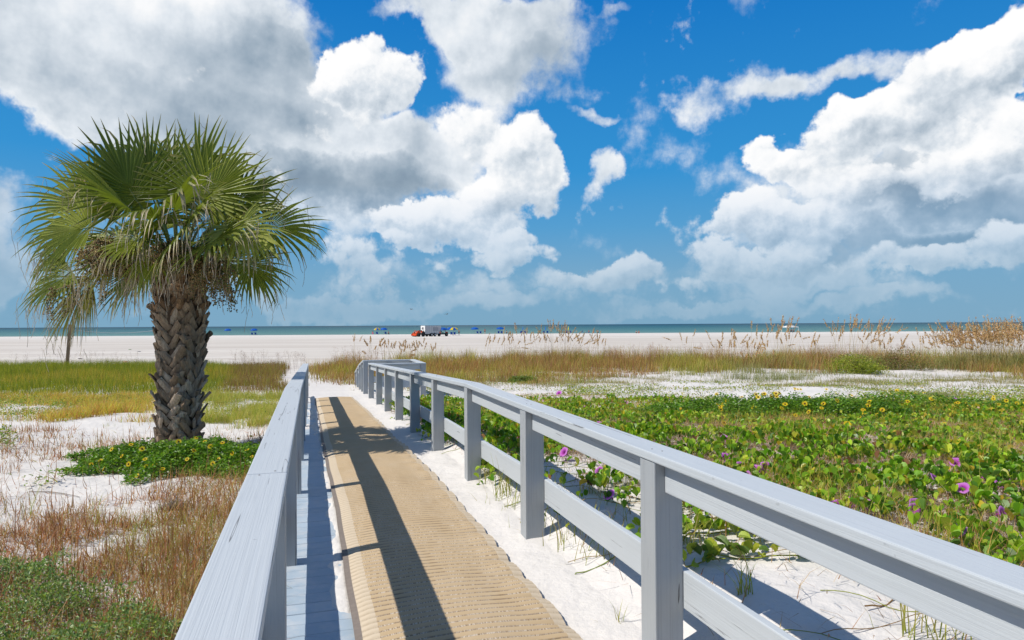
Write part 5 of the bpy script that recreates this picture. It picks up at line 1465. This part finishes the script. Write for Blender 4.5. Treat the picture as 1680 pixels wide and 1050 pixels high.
# tractors and trailer
def wheel(parent, M, x, y, r, w, rim, name='wheel'):
    bm = bmesh.new(); n = 24
    prof = [(-w / 2, r * .72), (-w / 2, r * .95), (-w * .3, r), (w * .3, r), (w / 2, r * .95), (w / 2, r * .72)]
    vs = []
    for k in range(n):
        a = 2 * math.pi * k / n; b_ = 1 + (.03 if k % 2 else 0)
        vs.append([bm.verts.new((xx, math.cos(a) * rr * b_, math.sin(a) * rr * b_)) for xx, rr in prof])
    for k in range(n):
        for j in range(len(prof) - 1): bm.faces.new((vs[k][j], vs[k][j + 1], vs[(k + 1) % n][j + 1], vs[(k + 1) % n][j]))
    bm.faces.new([v[0] for v in vs]); bm.faces.new([v[-1] for v in reversed(vs)])
    me = bpy.data.meshes.new('wheel'); bm.to_mesh(me); bm.free()
    o = link(name, me, M_blk, parent, M @ Matrix.Translation((x, y, r)))
    mb = MB(); s = 1 if x > 0 else -1
    mb.cyl((s * w * .42, 0, 0), (s * w * .53, 0, 0), r * .68, r * .62, 18); mb.cyl((s * w * .5, 0, 0), (s * w * .62, 0, 0), r * .2, r * .2, 10)
    mb.build('rim', rim, o, M @ Matrix.Translation((x, y, r)))
def tractor(px, Y, rot, label, col, roll_bar=True, sc=1.0, loader=True):
    """front of the tractor towards local +y"""
    p = beach_pos(px, Y); M = Matrix.Translation(p) @ Matrix.Rotation(rot, 4, 'Z') @ Matrix.Scale(sc, 4)
    t = empty('tractor', p, label, 'tractor')
    MB().box((0, 1.0, 1.02), (.62, 1.35, .55), None, .08).box((0, 1.0, .7), (.42, 1.5, .2)).build('hood', col, t, M)
    MB().box((0, 0, .72), (.5, 1.5, .3), None, .03).build('chassis', M_dk, t, M)
    for s in (-1, 1):
        MB().box((s * .62, -.35, 1.42), (.36, 1.05, .06), None, .02).box((s * .62, .17, 1.2), (.36, .06, .42)).build('fender', col, t, M)
    MB().box((0, -.42, 1.15), (.46, .42, .12), None, .04).box((0, -.62, 1.42), (.46, .1, .5), None, .04).build('seat', M_blk, t, M)
    MB().cyl((0, .35, 1.2), (0, .12, 1.55), .025, .025, 6).cyl((0, .12, 1.54), (0, .10, 1.58), .20, .20, 14).build('steering_wheel', M_dk, t, M)
    if roll_bar:
        MB().cyl((-.5, -.75, .9), (-.5, -.75, 2.15), .035, .035, 6).cyl((.5, -.75, .9), (.5, -.75, 2.15), .035, .035, 6).cyl((-.5, -.75, 2.15), (.5, -.75, 2.15), .035, .035, 6).build('roll_bar', M_dk, t, M)
    for s in (-1, 1):
        wheel(t, M, s * .72, -.42, .68, .42, col); wheel(t, M, s * .60, 1.25, .45, .28, col)
        MB().cyl((s * .24, 1.68, 1.05), (s * .24, 1.72, 1.05), .08, .08, 10).build('headlight', M_white, t, M)
        if loader:
            MB().cyl((s * .48, .1, 1.35), (s * .48, 1.5, 1.55), .07, .07, 6).cyl((s * .48, 1.5, 1.55), (s * .48, 2.3, .75), .07, .06, 6).cyl((s * .48, .3, .8), (s * .48, 1.2, 1.4), .04, .03, 6).build('loader_arm', col, t, M)
    if loader:
        MB().box((0, 2.42, .55), (1.5, .05, .55)).box((0, 2.62, .3), (1.5, .45, .05)).box((-.74, 2.6, .5), (.04, .42, .42)).box((.74, 2.6, .5), (.04, .42, .42)).build('bucket', col, t, M)
    return t
tractor(689, 163, R(152), 'orange tractor with a front loader standing in front of the grey trailer', M_org, sc=.92)
tractor(681.5, 165, R(205), 'smaller orange tractor at the far left of the trailer group', M_org, False, .68, False)
def trailer():
    p = beach_pos(707, 167); M = Matrix.Translation(p) @ Matrix.Rotation(R(-52), 4, 'Z')
    t = empty('box_trailer', p, 'grey enclosed box trailer with a white end parked on the beach by the tractor', 'trailer')
    L, W, H, z = 4.5, 2.1, 2.0, .62
    MB().box((0, 0, z + H / 2), (W, L, H), None, .04).build('box', M_alu, t, M)
    MB().box((0, -L / 2 - .012, z + H / 2), (W - .08, .02, H - .08)).build('rear_door', M_white, t, M)
    MB().box((0, -L / 2 - .03, z + 1.35), (.62, .012, .55)).box((.18, -L / 2 - .03, z + .7), (.3, .012, .3)).build('door_emblem', M_dk, t, M)
    MB().box((0, 0, z - .07), (W * .9, L + .1, .12)).build('chassis', M_dk, t, M)
    MB().box((0, L / 2 + .5, z - .08), (.12, 1.1, .1)).build('tow_bar', M_dk, t, M)
    mb = MB()
    for k in range(9): mb.box((-W / 2 - .012, -L / 2 + .3 + k * .48, z + H / 2), (.016, .03, H - .1)); mb.box((W / 2 + .012, -L / 2 + .3 + k * .48, z + H / 2), (.016, .03, H - .1))
    mb.build('side_ribs', M_dk, t, M)['kind'] = 'stuff'
    MB().box((W / 2 + .016, .75, z + 1.15), (.012, 1.5, .9)).build('side_sign', plain('sign_grey', (.30, .31, .33), .5), t, M)
    for s in (-1, 1): wheel(t, M, s * (W / 2 + .06), .45, .42, .25, M_white); wheel(t, M, s * (W / 2 + .06), -.5, .42, .25, M_white)
trailer()
def buggy():
    p = beach_pos(726, 168); M = Matrix.Translation(p) @ Matrix.Rotation(R(-80), 4, 'Z')
    t = empty('utility_vehicle', p, 'small black utility vehicle with red and orange panels under the blue umbrella', 'utility vehicle')
    MB().box((0, 0, .6), (1.25, 2.6, .32), None, .06).box((0, 1.0, .82), (1.2, .7, .28), None, .08).build('body', M_blk, t, M)
    MB().box((0, -.9, .92), (1.25, .9, .32), None, .05).build('cargo_bed', M_org, t, M)
    MB().box((0, .95, 1.02), (1.1, .6, .14), None, .04).build('hood', M_red, t, M)
    MB().box((0, .0, .9), (1.1, .5, .14), None, .04).box((0, -.26, 1.15), (1.1, .1, .45), None, .03).build('seat', M_blk, t, M)
    mb = MB()
    for s in (-1, 1):
        pts = [(s * .6, .85, .95), (s * .58, .45, 1.75), (s * .58, -.35, 1.85), (s * .6, -.7, 1.0)]
        for a, b_ in zip(pts[:-1], pts[1:]): mb.cyl(a, b_, .035, .035, 6)
    mb.cyl((-.58, .45, 1.75), (.58, .45, 1.75), .03, .03, 6).cyl((-.58, -.35, 1.85), (.58, -.35, 1.85), .03, .03, 6)
    mb.build('roll_cage', M_dk, t, M)
    for s in (-1, 1):
        for y in (-.85, .95): wheel(t, M, s * .66, y, .36, .26, M_dk)
buggy()

# birds in flight
def bird(px_, py_, Y, label, bank):
    c = Vector(at(px_, py_, Y)); M = Matrix.Translation(c) @ Matrix.Rotation(R(200 + bank * 20), 4, 'Z') @ Matrix.Rotation(R(bank), 4, 'Y')
    t = empty('gull', c, label, 'bird', 'gulls over the beach')
    mb = MB(); mb.sph((0, 0, 0), (.06, .21, .055), 10, 8).sph((0, .22, .02), (.035, .06, .035), 8, 6).cyl((0, .26, .015), (0, .33, .005), .012, .002, 5)
    mb.build('body', plain('gull_body', (.22, .20, .18), .8, .1), t, M, True)
    bm = bmesh.new()
    bm.faces.new([bm.verts.new(q) for q in ((-.03, -.18, 0), (.03, -.18, 0), (.06, -.33, .0), (-.06, -.33, .0))])
    for s in (-1, 1):
        a = [(s * .04, .09, .03), (s * .26, .13, .13), (s * .50, .05, .10), (s * .68, -.07, .02)]; b_ = [(s * .04, -.08, .03), (s * .26, -.06, .12), (s * .48, -.07, .09), (s * .66, -.10, .02)]
        va = [bm.verts.new(q) for q in a]; vb = [bm.verts.new(q) for q in b_]
        for k in range(3): bm.faces.new((va[k], va[k + 1], vb[k + 1], vb[k]))
    bmesh.ops.solidify(bm, geom=bm.faces[:], thickness=.012)
    me = bpy.data.meshes.new('wings'); bm.to_mesh(me); bm.free(); link('wings', me, plain('gull_wing', (.16, .15, .14), .8, .1), t, M)
bird(674.5, 507.5, 130, 'gull gliding above the grey trailer, the left of two', 6); bird(733, 515.5, 130, 'gull gliding right of the trailer, the lower of two', -12)

# brown post with a sagging white rope, left of the palm
pb_ = ground_at(112, 606); pY = pb_[1]; tp = at(117, 532, pY)
post((pb_[0], pY), tp[2], pb_[2] - .4, None, .3, .15, M_brownwood, 'wooden_post', lean=(math.atan2(tp[0] - pb_[0], tp[2] - pb_[2]), 0))
o = bpy.data.objects['wooden_post']; tag(o, 'square brown wooden post leaning slightly at the left edge of the grass', 'post')
ra = at(119, 541, pY + .02); rb_ = at(262, 541, pY + 3)
pts = []
for u in np.linspace(0, 1, 30):
    q = ra + (rb_ - ra) * u; q[2] -= .19 * 4 * u * (1 - u); pts.append(q)
v, f = tube_np(pts, .017, 6)
tag(link('rope', mesh_np('rope', v, f, smooth=True), M_rope), 'white rope sagging from the brown post to behind the palm trunk', 'rope')
q2 = rb_; Mx = ground_at(262, 600)
post((rb_[0], rb_[1]), rb_[2] + .12, float(terrain(rb_[0], rb_[1])) - .4, None, .3, .14, M_brownwood, 'wooden_post')
for o in bpy.data.objects:
    if o.name == 'wooden_post.001': tag(o, 'brown wooden rope post standing hidden behind the palm trunk', 'post')
# small bits washed up on the sand
for i, (x, y, c) in enumerate([(228, 577, (.10, .10, .12)), (213, 574, (.10, .2, .08)), (206, 594, (.55, .12, .12)), (131, 589, (.12, .1, .1))]):
    p = ground_at(x, y); bm = bmesh.new(); bmesh.ops.create_icosphere(bm, subdivisions=2, radius=.12)
    for vv in bm.verts: vv.co = Vector((vv.co.x * (1.4 + .4 * math.sin(vv.co.y * 20)), vv.co.y, vv.co.z * .5))
    me = bpy.data.meshes.new('seaweed_clump'); bm.to_mesh(me); bm.free()
    tag(link('seaweed_clump', me, plain('wrack', c, .9, .1), None, Matrix.Translation(Vector(p))), ['black wrack lump on the beach just left of the palm trunk', 'green wrack lump on the beach above the black one', 'reddish wrack lump at the top edge of the yellow green grass', 'dark wrack lump right of the brown post'][i], 'wrack')
# ================================================================== LIGHT AND SKY
SUN_EL = R(50.5)
sh = np.array([.96, .27]); sh /= np.linalg.norm(sh)       # direction in which shadows fall
ts = Vector((-sh[0] * math.cos(SUN_EL), -sh[1] * math.cos(SUN_EL), math.sin(SUN_EL)))
sd = bpy.data.lights.new('sun', 'SUN'); sd.energy = 5.0; sd.angle = R(.53); sd.color = (1, .95, .87)
so = bpy.data.objects.new('sun', sd); COL.objects.link(so)
so.rotation_euler = ts.to_track_quat('Z', 'Y').to_euler(); so.location = (0, 0, 30)
w = bpy.data.worlds.new('World'); scene.world = w; w.use_nodes = True
nt = w.node_tree; nt.nodes.clear()
out = N_(nt, 'ShaderNodeOutputWorld')
sky = N_(nt, 'ShaderNodeTexSky', sky_type='NISHITA'); sky.sun_disc = False
sky.sun_elevation = SUN_EL; sky.sun_rotation = math.atan2(ts.x, ts.y); sky.altitude = 0
sky.air_density = 1.0; sky.dust_density = .25; sky.ozone_density = 2.5
D = N_(nt, 'ShaderNodeTexCoord').outputs['Generated']
sp = N_(nt, 'ShaderNodeSeparateXYZ'); nt.links.new(D, sp.inputs[0])
el0 = mth(nt, 'ARCSINE', sp.outputs[2])
skc = ramp(nt, mth(nt, 'MULTIPLY', el0, 1.0), [(0, (.195, .390, .560)), (.07, (.180, .390, .590)), (.14, (.090, .345, .640)), (.22, (.032, .290, .660)), (.46, (.004, .180, .570)), (1, (.035, .11, .29))])
bgs0 = N_(nt, 'ShaderNodeBackground'); bgs0.inputs['Strength'].default_value = .085; nt.links.new(sky.outputs[0], bgs0.inputs['Color'])
bgs1 = N_(nt, 'ShaderNodeBackground'); bgs1.inputs['Strength'].default_value = 1.0; nt.links.new(skc, bgs1.inputs['Color'])
bgs = N_(nt, 'ShaderNodeMixShader'); bgs.inputs[0].default_value = .96
nt.links.new(bgs0.outputs[0], bgs.inputs[1]); nt.links.new(bgs1.outputs[0], bgs.inputs[2])
# direction -> azimuth, elevation
az = mth(nt, 'ARCTAN2', sp.outputs[0], sp.outputs[1])
el = mth(nt, 'ARCSINE', sp.outputs[2])
cmb = N_(nt, 'ShaderNodeCombineXYZ'); nt.links.new(az, cmb.inputs[0]); nt.links.new(el, cmb.inputs[1])
ae = cmb.outputs[0]
def vm(op, a, b=None, s=None):
    n = N_(nt, 'ShaderNodeVectorMath', operation=op)
    for i, x in enumerate((a, b)):
        if x is None: continue
        if isinstance(x, tuple): n.inputs[i].default_value = x
        else: nt.links.new(x, n.inputs[i])
    if s is not None:
        n.inputs['Scale'].default_value = s
    return n.outputs['Value'] if op in ('DOT_PRODUCT', 'LENGTH') else n.outputs[0]
def cn(v, sc, det, rough=.55, col=False):
    n = N_(nt, 'ShaderNodeTexNoise'); n.noise_dimensions = '2D'; n.inputs['Scale'].default_value = sc; n.inputs['Detail'].default_value = det
    n.inputs['Roughness'].default_value = rough; nt.links.new(v, n.inputs['Vector'])
    return n.outputs['Color'] if col else n.outputs['Fac']
def vor(v, sc, det):
    n = N_(nt, 'ShaderNodeTexVoronoi', feature='F1'); n.voronoi_dimensions = '2D'; n.inputs['Scale'].default_value = sc
    n.inputs['Detail'].default_value = det; n.inputs['Roughness'].default_value = .55; n.normalize = True
    nt.links.new(v, n.inputs['Vector']); return n.outputs['Distance']
wn = vm('SUBTRACT', cn(ae, 6.0, 6, .58, True), (.5, .5, .5))
aw = vm('ADD', ae, vm('SCALE', wn, s=.17))
aw2 = vm('ADD', ae, vm('SCALE', wn, s=.12))
def pxae(x, y):
    v = ray(x, y); v = v / np.linalg.norm(v)
    return math.atan2(v[0], v[1]), math.asin(v[2])
def field(blobs, src, shade=False):
    acc = None; sa = None
    for (x, y, rx, ry, st) in blobs:
        a0, e0 = pxae(x, y)
        ra = (pxae(x + rx, y)[0] - pxae(x - rx, y)[0]) / 2; re = (pxae(x, y - ry)[1] - pxae(x, y + ry)[1]) / 2
        qn = N_(nt, 'ShaderNodeVectorMath', operation='MULTIPLY_ADD'); nt.links.new(src, qn.inputs[0])
        qn.inputs[1].default_value = (1 / ra, 1 / re, 0); qn.inputs[2].default_value = (-a0 / ra, -e0 / re, 0)
        q = qn.outputs[0]
        d = vm('DOT_PRODUCT', q, q)
        c = mth(nt, 'SUBTRACT', 1.0, d, clamp=True)
        if shade: c = mth(nt, 'MULTIPLY', c, float(st)); acc = c if acc is None else mth(nt, 'ADD', acc, c)
        else: acc = mth(nt, 'MULTIPLY', c, float(st)) if acc is None else mth(nt, 'MULTIPLY_ADD', c, float(st), acc)
        if shade:
            l = vm('DOT_PRODUCT', q, (-.35, .8, 0))
            sa = mth(nt, 'MULTIPLY', l, c) if sa is None else mth(nt, 'MULTIPLY_ADD', l, c, sa)
    return (acc, sa) if shade else acc
def mrange(x, a, b_, c=0, d=1, smooth=True):
    m = N_(nt, 'ShaderNodeMapRange', interpolation_type='SMOOTHSTEP' if smooth else 'LINEAR'); nt.links.new(x, m.inputs[0])
    m.inputs[1].default_value = a; m.inputs[2].default_value = b_; m.inputs[3].default_value = c; m.inputs[4].default_value = d
    return m.outputs[0]
# ---- soft grey cloud masses
A_ = [(120, 60, 420, 150, 1.5), (330, 130, 330, 190, 1.3), (20, 150, 180, 85, .9), (560, 290, 240, 120, 1.4), (430, 220, 260, 160, 1.2),
 (830, 70, 170, 140, 1.2), (760, 20, 190, 60, .7), (720, 250, 130, 100, 1.0), (20, 320, 120, 70, .9), (0, 430, 120, 70, .75),
 (600, 30, 120, 40, .45), (960, 165, 60, 26, .75), (1190, 155, 80, 60, .72), (1262, 108, 78, 62, .78), (1335, 120, 95, 52, .7), (1425, 100, 90, 52, .66), (970, 280, 36, 52, 1.0), (1075, 90, 25, 40, .45), (1000, 15, 60, 20, .35), (1360, 0, 60, 15, .4),
 (1560, 330, 250, 140, 1.2), (1380, 400, 260, 80, .9), (1250, 450, 190, 40, .6), (1010, 460, 150, 36, .6), (700, 470, 350, 30, .45), (300, 480, 400, 40, .4), (1400, 480, 400, 26, .5),
 (180, 470, 260, 30, .6), (560, 490, 300, 22, .6), (900, 500, 380, 20, .6), (1350, 500, 420, 22, .65), (-500, 250, 380, 260, 1.1), (2250, 300, 350, 200, 1.0)]
B = field(A_, aw)
back = mth(nt, 'MULTIPLY', mth(nt, 'GREATER_THAN', mth(nt, 'ABSOLUTE', az), 1.25), ramp(nt, cn(ae, 1.6, 3), [(.56, (0, 0, 0)), (.70, (1, 1, 1))]))
B = mth(nt, 'MINIMUM', mth(nt, 'ADD', B, back), 1.3)
nA = cn(ae, 7.0, 7, .60)
nA2 = cn(vm('ADD', ae, (-.012, .020, 0)), 7.0, 5, .58)
dA = mth(nt, 'ADD', mth(nt, 'SUBTRACT', mth(nt, 'MULTIPLY', nA, 1.9), 1.37), mth(nt, 'MULTIPLY', B, .78))
alphaA = mrange(dA, -.28, .30)
g = field([(230, 90, 300, 100, .35), (330, 230, 230, 110, .75), (560, 320, 230, 60, 1.2), (450, 150, 160, 90, .5), (830, 120, 110, 50, .35), (680, 240, 60, 60, .4),
      (1560, 330, 220, 45, .9), (1600, 400, 180, 30, .6), (1400, 410, 240, 30, .6), (1320, 140, 180, 40, .25),
      (30, 200, 120, 50, -.35), (20, 80, 80, 60, -.2), (760, 20, 160, 40, -.15), (400, 20, 200, 40, -.1)], aw)
big = cn(ae, 3.2, 4, .55)
LA = mth(nt, 'ADD', .80, mth(nt, 'MULTIPLY', mth(nt, 'SUBTRACT', nA, nA2), 1.0))
LA = mth(nt, 'ADD', LA, mth(nt, 'MULTIPLY', mth(nt, 'SUBTRACT', big, .5), .9))
LA = mth(nt, 'SUBTRACT', LA, mth(nt, 'MULTIPLY', g, .44))
LA = mth(nt, 'SUBTRACT', LA, mth(nt, 'MULTIPLY', mth(nt, 'MAXIMUM', dA, 0), .22), clamp=True)
STOPS = [(0, (.20, .275, .36)), (.25, (.30, .385, .47)), (.5, (.50, .575, .65)), (.74, (.78, .83, .88)), (.93, (.98, .985, .99))]
colA = ramp(nt, LA, STOPS)
# ---- bright heaped cumulus in front of them
B_ = [(590, 110, 75, 62, 1.1), (545, 125, 50, 45, .7), (620, 160, 60, 60, .9), (650, 120, 35, 55, .6), (770, 215, 60, 70, .75), (850, 250, 55, 70, 1.0), (885, 300, 42, 62, .8), (800, 330, 90, 60, 1.0), (730, 375, 110, 46, 1.0), (650, 372, 60, 26, .7), (820, 385, 70, 30, .6),
 (845, 415, 90, 36, .75), (575, 425, 66, 46, .7), (1020, 448, 80, 32, .7), (1050, 425, 50, 24, .6), (940, 460, 50, 20, .45), (610, 455, 50, 25, .5), (740, 432, 40, 16, .4), (670, 405, 30, 16, .4),
 (1690, 50, 80, 80, 1.2), (1610, 110, 110, 85, 1.2), (1530, 110, 80, 60, 1.0), (1700, 190, 130, 90, 1.0), (1500, 190, 120, 65, 1.1), (1590, 250, 130, 60, .9), (1400, 220, 80, 55, 1.0), (1330, 285, 110, 45, 1.0), (1268, 250, 42, 40, .8), (1430, 320, 130, 42, .8), (1240, 370, 75, 42, .9), (1330, 380, 110, 34, .8), (1185, 430, 80, 36, .8), (1280, 425, 90, 28, .7), (1450, 430, 120, 30, .6), (1640, 380, 90, 50, .8), (1560, 430, 90, 32, .6), (1130, 468, 70, 18, .5), (1180, 385, 30, 20, .4)]
BB, BS = field(B_, aw2, True)
w3 = vm('ADD', ae, vm('SCALE', vm('SUBTRACT', cn(ae, 16, 4, .55, True), (.5, .5, .5)), s=.045))
def puff(off):
    a = vor(vm('ADD', w3, off), 13, 3.0)
    c = cn(vm('ADD', ae, off), 10, 7, .62)
    return mth(nt, 'SUBTRACT', mth(nt, 'MULTIPLY', c, 1.45), mth(nt, 'MULTIPLY', a, 1.0))
p1 = puff((0, 0, 0)); p2 = puff((-.006, .010, 0))
dB = mth(nt, 'ADD', mth(nt, 'MULTIPLY', mth(nt, 'MINIMUM', BB, .9), .95), mth(nt, 'SUBTRACT', p1, .64))
alphaB = mrange(dB, .0, .30)
LB = mth(nt, 'ADD', .74, mth(nt, 'MULTIPLY', mth(nt, 'SUBTRACT', p1, p2), .72))
LB = mth(nt, 'ADD', LB, mth(nt, 'MULTIPLY', BS, .85))
LB = mth(nt, 'ADD', LB, mth(nt, 'MULTIPLY', mth(nt, 'SUBTRACT', big, .5), .4), clamp=True)
colB = ramp(nt, LB, [(0, (.30, .385, .47)), (.3, (.44, .52, .60)), (.6, (.72, .775, .83)), (.82, (.96, .97, .98)), (1, (1.04, 1.03, 1.02))])
ccol = mixc(nt, alphaB, colA, colB)
alpha = mth(nt, 'SUBTRACT', 1.0, mth(nt, 'MULTIPLY', mth(nt, 'SUBTRACT', 1.0, alphaA), mth(nt, 'SUBTRACT', 1.0, alphaB)))
bgc = N_(nt, 'ShaderNodeBackground'); nt.links.new(ccol, bgc.inputs['Color']); bgc.inputs['Strength'].default_value = 1.0
# clouds low over the sea are seen through more air
hz = N_(nt, 'ShaderNodeMapRange'); nt.links.new(el, hz.inputs[0]); hz.inputs[1].default_value = 0.015; hz.inputs[2].default_value = .20
hz.inputs[3].default_value = .16; hz.inputs[4].default_value = 1.0
alpha = mth(nt, 'MULTIPLY', alpha, hz.outputs[0])
alpha = mth(nt, 'MULTIPLY', alpha, .97)
mx = N_(nt, 'ShaderNodeMixShader'); nt.links.new(alpha, mx.inputs[0]); nt.links.new(bgs.outputs[0], mx.inputs[1]); nt.links.new(bgc.outputs[0], mx.inputs[2])
nt.links.new(mx.outputs[0], out.inputs[0])
w.cycles.sampling_method = 'MANUAL'; w.cycles.sample_map_resolution = 512
scene.view_settings.view_transform = 'Standard'; scene.view_settings.look = 'None'
scene.view_settings.exposure = 0; scene.view_settings.gamma = 1
